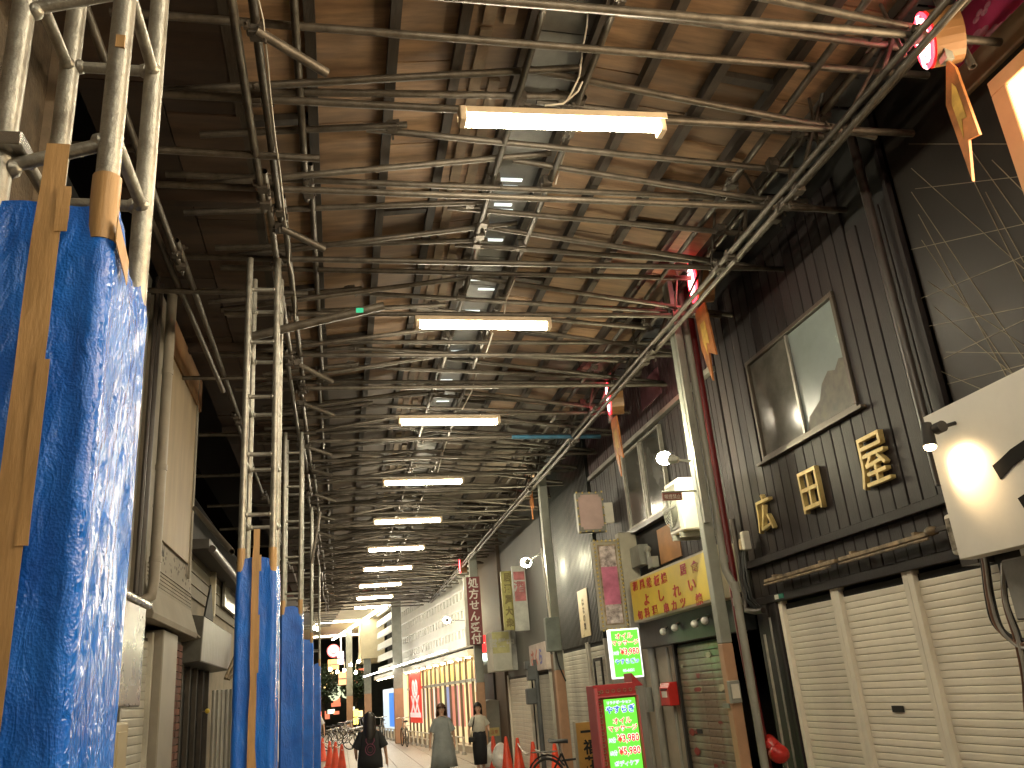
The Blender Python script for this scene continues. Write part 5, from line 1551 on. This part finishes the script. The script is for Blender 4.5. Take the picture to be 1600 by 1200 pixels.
# permanent arcade beyond: cream ceiling, LED strips
pc = thing('arcade_ceiling', 'flat cream arcade ceiling with bright light strips beyond the scaffold', 'ceiling', (0, 45, 6))
g = MB(); g.box((-2.4, 34.2, 6.0), (3.3, 62, 6.15)); o = part('panel', g, mat('cream_ceiling', (.6, .52, .36), .6, 0, .1, 1), pc)
g = MB(); g.box((-2.5, 33.9, 5.7), (4.2, 34.15, 7.2)); part('fascia_beam', g, mat('pink_red_beam', (.42, .16, .13), .5, 0, .2, 2), pc)
LED = glow('led_strip', (1, .95, .8), 16)
q0, q1 = at(604, 946, 2, 5.96), at(520, 1000, 2, 5.96)
g = MB(); d_ = (q1 - q0); d_.z = 0; n_ = V((d_.y, -d_.x, 0)).normalized() * .09
g.obox(q0 - n_ , n_ * 2, d_, V((0, 0, .03))); part('led_strip', g, LED, pc)
for Y_, xa_, xb_ in ((49, -1.6, 1.5), (59, -1.8, 1.4)):
    g = MB(); g.box((xa_, Y_, 5.93), (xb_, Y_ + .18, 5.96)); part('led_strip', g, LED, pc)
g = MB(); g.box((-2.4, 34.2, 5.75), (-1.3, 49, 5.99)); part('side_soffit', g, mat('grey_slat_soffit', (.25, .23, .2), .6, 0, .2, 2), pc)
for k in range(12):
    g = MB(); g.box((-1.32, 35 + k * 1.2, 5.68), (.4 - k * .08, 35.3 + k * 1.2, 5.74)); part('soffit_slat', g, MATS['grey_slat_soffit'], pc)
# cream wall beside far column
cw = thing('cream_end_wall', 'cream upper wall panel between the far columns and the louvres', 'wall', (1.5, 49, 4))
q0, q1 = at(578, 960, 1, 48), at(560, 1030, 1, 55)
g = MB(); g.box((1.15, 48.6, 3.9), (2.4, 56, 5.99)); part('panel', g, mat('cream_end_panel', (.62, .53, .33), .6, 0, .1, 2), cw)
# end of the street: dark buildings, trees, signs
eb = thing('street_end_building', 'dark building closing the view at the far end of the street', 'building', (0, 70, 0))
g = MB(); g.box((-9, 70, 0.005), (9, 74, 9)); part('wall', g, mat('night_wall', (.05, .055, .04), .8, 0, .4, .8), eb)
random.seed(4)
for k in range(26):
    xx = -2.8 + random.random() * 4.5; zz = .4 + random.random() * 3.4
    g = MB(); g.box((xx, 69.95, zz), (xx + .2 + random.random() * .5, 69.99, zz + .2 + random.random() * .35))
    part('lit_window', g, [glow('amber_window', (1, .6, .25), 1.3), glow('dim_red_window', (.8, .2, .1), .6), glow('pale_window_glow', (.8, .9, .7), .9)][k % 3], eb)
es2 = thing('round_sign', 'round red and white lit sign at the far end of the street', 'sign', (0, 60, 5))
p = at(521, 1017, 1, 60)
for k, (r_, m_) in enumerate(((.42, glow('far_red', (.9, .12, .12), .9)), (.33, glow('far_white', (1, .9, .9), 1.2)), (.24, MATS['far_red']), (.13, MATS['far_white']))):
    g = MB(); g.tube(p + V((0, -.01 * k - .01, 0)), p + V((0, -.01 * k, 0)), r_, 24) if False else g.loft([[p + V((math.cos(i * .2618) * r_, yy, math.sin(i * .2618) * r_)) for i in range(24)] for yy in (-.03 * k - .03, -.03 * k)])
    part('disc', g, m_, es2)
g = MB(); g.tube(p + V((.5, 0, -.9)), p + V((.5, 0, 1.0)), .06, 8); part('pole', g, WHITEP, es2)
for lab, px, s_, m_ in (('orange lit square sign below the round sign', (521, 1038), (.7, .6), glow('far_orange', (1, .5, .15), 1.0)), ('white and pink lit sign right of the round sign', (532, 1028), (.42, .8), glow('far_pink_white', (1, .75, .85), 1.2)),
                        ('hanging orange lantern sign lower down at the street end', (535, 1060), (.5, .8), glow('far_lantern', (1, .45, .2), .8)), ('small yellow lit sign left of the louvred building at ground level', (556, 1120), (.3, .9), glow('far_yellow', (1, .8, .15), 1.3))):
    p = at(*px, 1, 59)
    t = thing('far_sign', lab, 'sign', tuple(p))
    g = MB(); g.box((p.x - s_[0] / 2, 59, p.z - s_[1] / 2), (p.x + s_[0] / 2, 59.15, p.z + s_[1] / 2)); bevel(part('sign_box', g, m_, t), .01)
    g = MB(); g.box((p.x - s_[0] / 2, 58.96, p.z - .06), (p.x + s_[0] / 2, 58.99, p.z + .02)); part('print_band', g, FIX, t)
t = thing('letter_sign', 'pale FC letters high on the dark frontage at the street end', 'sign', (0, 69, 3))
p = at(536, 1084, 1, 69.8)
text('lettering', 'FC', 1.0, p, 'S', glow('pale_green_letters', (.6, .65, .4), .7), t, bold=.03, depth=.02)
p = at(522, 1080, 1, 69.8); g = MB(); g.ball(p, .55, .05, .7, 12, 8); part('emblem', g, MATS['pale_green_letters'], t, True)
for k, px in enumerate(((516, 1046), (527, 1050), (538, 1047), (548, 1039), (560, 1034), (556, 1051), (497, 983), (491, 981))):
    p = at(*px, 1, 52 if k < 6 else 40)
    t = thing('far_lamp', ['first', 'second', 'third', 'fourth', 'fifth', 'sixth', 'seventh', 'eighth'][k] + ' small bare lamp of the cluster at the far end of the street', 'lamp', tuple(p), 'small lamps at the street end')
    g = MB(); g.ball(p, .09, .09, .09, 10, 7); part('bulb', g, glow('far_bulb', (1, .8, .5), 60), t, True)
    g = MB(); g.tube(p + V((0, 0, .09)), p + V((0, 0, .5)), .02, 6); part('stem', g, GREYP, t)
# far trees (dark, at the junction)
LEAF = mat('night_leaf', (.05, .08, .03), .6, 0, .4, 5, 0)
for lab, px, Y_, R_ in (('dark street tree behind the far column', (556, 1075), 62, 1.3), ('dark street tree at the left of the street end', (505, 1075), 64, 1.6)):
    p = at(*px, 1, Y_)
    t = thing('street_tree', lab, 'tree', (p.x, Y_, 0))
    g = MB(); g.tube((p.x, Y_, 0), (p.x, Y_, p.z), .14, 8, r1=.06)
    for k in range(6):
        a_ = k * 1.05; g.tube((p.x, Y_, p.z * .6), (p.x + math.cos(a_) * R_ * .6, Y_ + math.sin(a_) * R_ * .6, p.z + R_ * .4), .05, 5, r1=.015)
    part('trunk', g, mat('bark', (.08, .06, .04), .9, 0, .3, 8), t)
    g = MB()
    for k in range(1500):
        v_ = V((random.gauss(0, 1), random.gauss(0, 1), random.gauss(0, 1))).normalized() * R_ * random.uniform(.4, 1.05) * (.8 + .3 * noise.noise(V((k, 0, 0))))
        c = V((p.x, Y_, p.z + .3)) + v_; a = V((jit(1), jit(1), jit(1))).normalized() * .11; b_ = a.orthogonal().normalized() * .07
        g.add([c - a, c + b_, c + a, c - b_], [(0, 1, 2, 3)])
    o = part('crown', g, LEAF, t); o['kind'] = 'stuff'

# ================================================================== CONES, BAGS, BICYCLES
BAND = mat('cone_band', (.7, .2, .12), .4, 0, .1, 5, 0)


def cone(name_label, px, grp, h=.7):
    p = at(*px, 2, h)
    t = thing('traffic_cone', name_label, 'traffic cone', (p.x, p.y, 0), grp)
    g = MB(); g.box((p.x - .17, p.y - .17, .012), (p.x + .17, p.y + .17, .04)); bevel(part('base', g, ORANGE, t), .01)
    g = MB()
    g.loft([[V((p.x, p.y, z)) + V((math.cos(i * .3927) * r_, math.sin(i * .3927) * r_, 0)) for i in range(16)] for r_, z in ((.135, .04), (.125, .06), (.035, h - .03), (.025, h), (.012, h + .004))])
    part('cone_body', g, ORANGE, t, True)
    return p


RC = [('smallest traffic cone behind the rubbish bags', (770, 1150)), ('traffic cone right of the rubbish bags', (790, 1151)), ('traffic cone holding the left end of the white rope', (808, 1153)),
      ('traffic cone holding the right end of the white rope', (832, 1159)), ('traffic cone behind the bicycle wheel', (866, 1162))]
rc_ = [cone(a, b_, 'traffic cones on the right') for a, b_ in RC]
lc_ = [cone(a, b_, 'traffic cones by the tarp columns') for a, b_ in
       (('traffic cone closest to the farthest tarp', (504, 1153)), ('second cone from the farthest tarp, linked by a bar', (515, 1158)),
        ('third cone from the farthest tarp, linked by a bar', (524, 1159)), ('rightmost traffic cone of the left cluster', (534, 1163)))]
g = MB()
a, b_ = rc_[2] - V((0, 0, .1)), rc_[3] - V((0, 0, .12))
g.path([a.lerp(b_, k / 10) - V((0, 0, .25 * math.sin(k / 10 * math.pi) * .6)) for k in range(11)] + [b_ + V((.25, -.3, -.15)), b_ + V((.6, -.9, -.22))], .014, 8)
tag(link('rope', g.mesh('rope', WHITEPL, True)), 'white rope hanging between two traffic cones', 'rope')
for k in range(3):
    g = MB(); a, b_ = lc_[k] - V((0, 0, .13 + .0 * k)), lc_[k + 1] - V((0, 0, .13))
    g.tube(a - (b_ - a) * .1, b_ + (b_ - a) * .1, .017, 8)
    tag(link('cone_bar', g.mesh('cone_bar', mat('striped_bar', (.7, .25, .15), .4, 0, .5, 3, 0, col2=(.7, .65, .6)), True)), ['bar joining the two cones nearest the tarp', 'middle bar of the left cone row', 'bar joining the two rightmost cones of the left cluster'][k], 'cone bar', 'bars between the left cones')
lb_ = at(498, 1175, 1, 24)
for k, (px, Y_, s_) in enumerate((((769, 1178), 20.9, .21), ((783, 1183), 20.2, .23))):
    p = at(*px, 1, Y_)
    g = MB(); g.ball((p.x, Y_, .22), s_, s_ * .9, .25, 28, 20)
    g.v = [(x + .05 * noise.noise(V((x * 5, y * 5, z * 5 + k))), y + .06 * noise.noise(V((x * 6, y * 4, z * 3 + 9))), max(.012, z + (.12 * max(0, z - .33) / .14) * (1 - min(1, ((x - p.x) ** 2 + (y - Y_) ** 2) * 30)) + .04 * noise.noise(V((x * 7, z * 8, k))))) for x, y, z in g.v]
    tag(link('rubbish_bag', g.mesh('rubbish_bag', mat('white_bag_film', (.72, .7, .66), .25, 0, .12, 9, .5, 14), True)), ['white plastic rubbish bag by the grey cabinet', 'larger white rubbish bag leaning against the red cone'][k], 'rubbish bag', 'rubbish bags')


def bicycle(label, C, d, grp=None, frame=None, simple=False):
    """C: rear hub ground point, d: unit direction towards the front"""
    C = V(C); d = V(d).normalized(); sdir = V((-d.y, d.x, 0))
    t = thing('bicycle', label, 'bicycle', tuple(C), grp)
    frame = frame or mat('dark_bike_frame', (.04, .04, .045), .35, .5, .1, 5, 0)
    P = lambda f, h, s_=0: C + d * f + Zv * h + sdir * s_
    for f in (0, 1.06):
        w_ = bpy.data.objects.new('wheel', None)
        g = MB(); g.torus(P(f, .345), sdir, .305, .02, 32 if not simple else 18, 6); tyre = part('wheel', g, RUBBER, t, True)
        bpy.data.objects.remove(w_)
        g = MB(); g.torus(P(f, .345), sdir, .282, .009, 28, 5); link('rim', g.mesh('rim', CHROME, True), tyre)
        if not simple:
            g = MB()
            for k in range(14):
                a_ = k * math.pi / 7
                g.tube(P(f, .345), P(f, .345) + (d * math.cos(a_) + Zv * math.sin(a_)) * .28, .0018, 4)
            link('spokes', g.mesh('spokes', CHROME), tyre)
        g = MB(); g.path([P(f + .36 * math.cos(a_ * .3), .345 + .36 * math.sin(a_ * .3)) for a_ in range(2, 10)], .014, 6); part('mudguard', g, frame if not simple else CHROME, t, True)
    g = MB()
    bb, st_, hd, hb = P(.44, .3), P(.26, .72), P(.88, .78), P(.93, .62)
    for a, b_ in ((bb, st_), (bb, hb), (st_ - Zv * .1, hd - Zv * .12), (bb, P(0, .345)), (st_, P(0, .345)), (hd, P(1.06, .345)), (hd, P(.84, .98))):
        g.tube(a, b_, .016, 8)
    part('frame', g, frame, t, True)
    g = MB(); g.tube(st_, P(.22, .86), .013, 8); part('seat_post', g, CHROME, t, True)
    g = MB(); pts = []
    g.loft([[P(f, .885 + zz_, s_ * math.cos(a_)) + Zv * (.03 * math.sin(a_)) for a_ in [i * .785 for i in range(8)]] for f, s_, zz_ in ((.08, .07, .02), (.12, .1, .01), (.2, .09, 0), (.28, .045, 0), (.36, .025, 0), (.385, .012, -.005))])
    part('saddle', g, RUBBER, t, True)
    g = MB(); g.path([P(.70, 1.02, -.27), P(.82, 1.02, -.2), P(.86, 1.0, 0), P(.82, 1.02, .2), P(.70, 1.02, .27)], .012, 8); part('handlebar', g, CHROME, t, True)
    g = MB(); g.torus(bb, sdir, .09, .008, 18, 5); g.tube(bb, bb + d * .12 + Zv * .11 + sdir * .08, .009, 6); g.tube(bb, bb - d * .12 - Zv * .11 - sdir * .08, .009, 6); part('crank', g, CHROME, t, True)
    if not simple or True:
        g = MB(); g.obox(P(-.22, .74, -.08), d * .36, sdir * .16, Zv * .015); part('rack', g, CHROME, t)
    return t


bicycle('dark bicycle leaning by the red standing sign, only saddle and rear wheel showing', (3.02, 13.45, .0), (.72, -.69, 0))
random.seed(9)
for k in range(5):
    p = at(512 + k * 8, 1128 + (k % 2) * 8, 1, 36 + k * 1.5)
    bicycle(['far bicycle nearest the tarp columns', 'second parked bicycle in the far left row', 'parked bicycle in the middle of the far left row', 'fourth parked bicycle in the far left row', 'rightmost parked bicycle of the far left row'][k],
            (p.x - .1, 36 + k * 1.4, 0), (.75, .2 * (k - 2), 0), 'bicycles parked at the far left', CHROME, True)
for k in range(2):
    c = PA + U * (7.5 + k * 6) + Nn * .9
    bicycle(['bicycle parked against the store front behind the woman in grey', 'bicycle parked further along the store front'][k], tuple(c), tuple(U), 'bicycles by the store', CHROME, True)

# ================================================================== PEOPLE


def skin_body(name, joints, edges, material, parent):
    """one continuous surface grown from a skeleton"""
    me = bpy.data.meshes.new(name)
    keys = list(joints)
    me.from_pydata([joints[k][0] for k in keys], [(keys.index(a), keys.index(b_)) for a, b_ in edges], [])
    me.materials.append(material)
    o = link(name, me, parent)
    o.modifiers.new('skin', 'SKIN')
    me.skin_vertices.new() if not me.skin_vertices else None
    sv = me.skin_vertices[0].data
    for i, k in enumerate(keys):
        r_ = joints[k][1]
        sv[i].radius = (r_, r_) if not isinstance(r_, tuple) else r_
        sv[i].use_root = (k == 'pelvis')
    ss = o.modifiers.new('smooth', 'SUBSURF'); ss.levels = 2; ss.render_levels = 2
    o.modifiers['skin'].use_smooth_shade = True
    return o


def garment(name, rings, material, parent, P, n=28, wave=0.0, seed=0):
    """rings: (height, half width, half depth, y offset)"""
    g = MB(); R_ = []
    for (h, wx, wy, yo) in rings:
        ring = []
        for i in range(n):
            a_ = 2 * math.pi * i / n
            f_ = 1 + wave * (1 - min(1, h / 1.2)) * math.sin(a_ * 7 + seed) + .02 * noise.noise(V((math.cos(a_) * 2, math.sin(a_) * 2, h * 5 + seed)))
            ring.append(P(wx * f_ * math.cos(a_), yo + wy * f_ * math.sin(a_), h))
        R_.append(ring)
    g.loft(R_, False)
    o = part(name, g, material, parent, True)
    sd = o.modifiers.new('thickness', 'SOLIDIFY'); sd.thickness = .006; sd.offset = 1
    return o


def person(label, x, y, H, rot, cloth, arms, hair, legs_m=None, stride=.1, shoes=RUBBER, grp='people walking'):
    k = H / 1.6
    c_, s_ = math.cos(rot), math.sin(rot)

    def P(a, b_, h):           # local: +x his left as seen, -y is the front
        return V((x + (a * c_ - b_ * s_) * k, y + (a * s_ + b_ * c_) * k, h * k + .012))
    t = thing('person', label, 'person', (x, y, 0), grp)
    J = {}
    J['pelvis'] = (P(0, 0, .86), .125 * k)
    J['waist'] = (P(0, -.0, .98), .105 * k); J['chest'] = (P(0, 0, 1.15), .125 * k); J['top'] = (P(0, 0, 1.27), .095 * k)
    J['neck'] = (P(0, .0, 1.345), .047 * k); J['jaw'] = (P(0, -.012, 1.40), .058 * k); J['head'] = (P(0, .0, 1.47), .083 * k); J['crown'] = (P(0, .012, 1.535), .06 * k)
    E_ = [('pelvis', 'waist'), ('waist', 'chest'), ('chest', 'top'), ('top', 'neck'), ('neck', 'jaw'), ('jaw', 'head'), ('head', 'crown')]
    for sd, sg in (('l', -1), ('r', 1)):
        J['sh' + sd] = (P(sg * .155, 0, 1.255), .05 * k)
        el, wr = arms[0 if sg < 0 else 1]
        J['el' + sd] = (P(*el), .037 * k); J['wr' + sd] = (P(*wr), .025 * k)
        dirh = (V(wr) - V(el)).normalized()
        palm = V(wr) + dirh * .06
        J['pa' + sd] = (P(*palm), .03 * k)
        E_ += [('top', 'sh' + sd), ('sh' + sd, 'el' + sd), ('el' + sd, 'wr' + sd), ('wr' + sd, 'pa' + sd)]
        for f in range(4):
            tip = palm + dirh * (.07 + .012 * (1.5 - abs(f - 1.5))) + V((.0, (f - 1.5) * .02, -.004))
            mid = palm + dirh * .035 + V((0, (f - 1.5) * .018, 0))
            J['f%s%da' % (sd, f)] = (P(*mid), .0095 * k); J['f%s%db' % (sd, f)] = (P(*tip), .0075 * k)
            E_ += [('pa' + sd, 'f%s%da' % (sd, f)), ('f%s%da' % (sd, f), 'f%s%db' % (sd, f))]
        th = V(wr) + dirh * .05 + V((-sg * .02, -.045, 0)); J['th' + sd] = (P(*th), .009 * k); E_.append(('pa' + sd, 'th' + sd))
        st_ = stride * sg
        J['hip' + sd] = (P(sg * .085, 0, .80), .088 * k); J['kn' + sd] = (P(sg * .085, -.02 + st_ * .5, .45), .058 * k); J['an' + sd] = (P(sg * .08, .02 + st_, .09), .036 * k)
        J['toe' + sd] = (P(sg * .09, -.13 + st_, .03), .032 * k)
        E_ += [('pelvis', 'hip' + sd), ('hip' + sd, 'kn' + sd), ('kn' + sd, 'an' + sd), ('an' + sd, 'toe' + sd)]
        g = MB(); g.ball(P(sg * .085, -.05 + st_, .035), .045 * k, .12 * k if abs(c_) > .5 else .06 * k, .045 * k, 12, 8); part('shoe', g, shoes, t, True)
    skin_body('body', J, E_, SKIN, t)
    # face
    for sg in (-1, 1):
        g = MB(); g.ball(P(sg * .031, -.081, 1.478), .006 * k, .005 * k, .0045 * k, 8, 6); part('eye', g, RUBBER, t, True)
        g = MB(); g.tube(P(sg * .018, -.088, 1.498), P(sg * .044, -.078, 1.499), .0018 * k, 5); part('eyebrow', g, hair[0], t)
        g = MB(); g.ball(P(sg * .083, .005, 1.465), .011 * k, .018 * k, .027 * k, 8, 6); part('ear', g, SKIN, t, True)
    g = MB(); g.tube(P(0, -.083, 1.475), P(0, -.099, 1.447), .007 * k, 8, r1=.011 * k); part('nose', g, SKIN, t, True)
    g = MB(); g.tube(P(-.02, -.083, 1.42), P(.02, -.083, 1.42), .006 * k, 6); part('mouth', g, mat('lips', (.45, .12, .1), .5, 0, .05, 5, 0), t, True)
    # hair: cap plus fall
    hm, length, full = hair
    g = MB(); cap = []
    n_ = 28
    for j in range(12):
        ph_ = j / 11
        h = 1.628 - .13 * min(1, ph_ / .35) ** 1.6 - max(0, ph_ - .35) / .65 * (1.498 - length)
        ring = []
        for i in range(n_):
            a_ = 2 * math.pi * i / n_
            front = max(0, -math.sin(a_))
            rr = .108 * math.sin(min(1, ph_ / .35 + .03) * math.pi / 2)
            if ph_ > .35:
                rr *= 1 + (full - 1) * math.sin((ph_ - .35) / .65 * 2.2)
            hh = h
            if front > .45:          # open for the face
                hh = max(h, 1.53)
            ring.append(P(rr * math.cos(a_), rr * math.sin(a_) * 1.02 + .018 + .02 * max(0, ph_ - .5), hh + .005 * noise.noise(V((a_ * 9, j, 0)))))
        cap.append(ring)
    g.loft(cap, False); part('hair', g, hm, t, True)
    cloth(t, P, k)
    return t


def fabric(n_, c, r=.85):
    return mat(n_, c, r, 0, .15, 6, .15, 60)


def c_black_tee(t, P, k):
    m_ = fabric('black_tee_cotton', (.015, .015, .017))
    garment('t_shirt', [(.66, .225, .15, .0), (.8, .22, .15, 0), (1.0, .19, .135, 0), (1.18, .19, .13, 0), (1.27, .175, .105, 0), (1.32, .085, .07, 0)], m_, t, P, wave=.03)
    for sg in (-1, 1):
        g = MB(); g.tube(P(sg * .13, 0, 1.265), P(sg * .255, .01, 1.0), .072 * k, 14, r1=.088 * k); part('sleeve', g, m_, t, True)
    pk = mat('pink_print_ink', (.22, .05, .1), .7, 0, .3, 12, 0)
    # round pinkish print on the back
    for r_, th_ in ((.085, .012), (.05, .008)):
        g = MB(); pts = [P(math.cos(a_ * .2618) * r_, .145 + .004 * math.cos(a_), .98 + math.sin(a_ * .2618) * r_ * 1.1) for a_ in range(25)]
        g.path(pts, th_ * .6 * k, 5); part('print_ring', g, pk, t)
    for sg in (-1, 1):
        g = MB(); g.path([P(sg * .035, .145, 1.06), P(sg * .075, .142, 1.12), P(sg * .07, .14, 1.17)], .008 * k, 5); part('print_stroke', g, pk, t)


def c_grey_dress(t, P, k):
    m_ = fabric('grey_dress_cotton', (.27, .29, .29))
    garment('dress', [(.24, .30, .2, .0), (.5, .27, .19, 0), (.8, .22, .17, 0), (1.0, .185, .145, 0), (1.18, .18, .125, 0), (1.27, .17, .1, 0), (1.325, .07, .065, 0)], m_, t, P, wave=.09, seed=2)
    for sg in (-1, 1):
        g = MB(); g.tube(P(sg * .12, 0, 1.27), P(sg * .235, .0, 1.0), .068 * k, 14, r1=.085 * k); part('sleeve', g, m_, t, True)
    garment('trousers', [(.12, .13, .07, 0), (.4, .15, .1, 0)], fabric('black_trousers', (.012, .012, .014)), t, P)


def c_white_top(t, P, k):
    m_ = fabric('white_knit', (.55, .52, .44))
    garment('knit_top', [(.9, .15, .115, 0), (1.0, .155, .12, 0), (1.18, .175, .125, 0), (1.27, .165, .1, 0), (1.315, .09, .07, 0)], m_, t, P)
    for sg in (-1, 1):
        g = MB(); g.tube(P(sg * .12, 0, 1.265), P(sg * .225, .0, 1.08), .06 * k, 14, r1=.068 * k); part('sleeve', g, m_, t, True)
    garment('long_skirt', [(.2, .15, .12, 0), (.5, .17, .14, 0), (.8, .175, .14, 0), (.95, .15, .115, 0)], fabric('black_skirt', (.012, .012, .015)), t, P, wave=.05)


p = at(577, 1115, 1, 15.6); Hg = p.z + .0
person('woman seen from behind with long black hair and an oversized black t-shirt, walking away', p.x, 15.6, Hg * 1.0, math.pi, c_black_tee,
       [((-.27, .02, 1.0), (-.30, -.03, .78)), ((.26, .03, 1.0), (.25, -.12, .88))], (HAIRB, 1.16, 1.15), stride=.12)
p = at(689, 1102, 1, 19.5)
person('smiling woman in a loose grey dress with shoulder-length brown hair', p.x, 19.5, p.z * 1.012, 0.0, c_grey_dress,
       [((-.26, .02, 1.0), (-.29, -.02, .76)), ((.26, .02, 1.0), (.27, -.02, .78))], (HAIRN, 1.33, 1.25), stride=.1)
p = at(746, 1100.5, 1, 20.0)
person('woman in a white knit top and long black skirt with a black shoulder bag', p.x, 20.0, p.z * 1.012, 0.1, c_white_top,
       [((-.25, .02, 1.02), (-.27, -.04, .80)), ((.25, .03, 1.02), (.22, -.1, .98))], (HAIRB, 1.30, 1.05), stride=.05)
bg_ = thing('shoulder_bag', 'small black shoulder bag with a long strap worn by the woman in the white top', 'bag', (p.x, 19.9, .8))
kk = p.z / 1.6
g = MB(); g.box((p.x - .27, 19.8, .74 * kk), (p.x - .12, 19.88, .86 * kk)); bevel(part('bag_body', g, BLACK, bg_), .02, 2)
g = MB(); g.path([(p.x - .2, 19.84, .86 * kk), (p.x - .17, 19.86, 1.05 * kk), (p.x - .13, 19.87, 1.2 * kk), (p.x - .1, 19.93, 1.31 * kk), (p.x - .08, 20.02, 1.31 * kk)], .012, 6); part('strap', g, BLACK, bg_, True)
p = at(492, 1113, 1, 33)


def c_white_shirt(t, P, k):
    m_ = fabric('white_shirt_cotton', (.6, .6, .58))
    garment('shirt', [(.8, .19, .14, 0), (1.0, .19, .13, 0), (1.18, .19, .13, 0), (1.27, .17, .1, 0), (1.32, .085, .07, 0)], m_, t, P)
    for sg in (-1, 1):
        g = MB(); g.tube(P(sg * .13, 0, 1.26), P(sg * .24, .01, 1.02), .066 * k, 12, r1=.075 * k); part('sleeve', g, m_, t, True)
    garment('trousers', [(.1, .14, .1, 0), (.45, .16, .12, 0), (.84, .165, .13, 0)], fabric('dark_trousers', (.02, .02, .025)), t, P)


person('distant person in a white shirt and dark trousers beside the farthest tarp', at(493, 1113, 1, 32).x, 32, 1.66, math.pi, c_white_shirt,
       [((-.26, .02, 1.0), (-.28, -.02, .78)), ((.26, .02, 1.0), (.28, -.02, .78))], (HAIRB, 1.45, 1.0), grp='people far away')
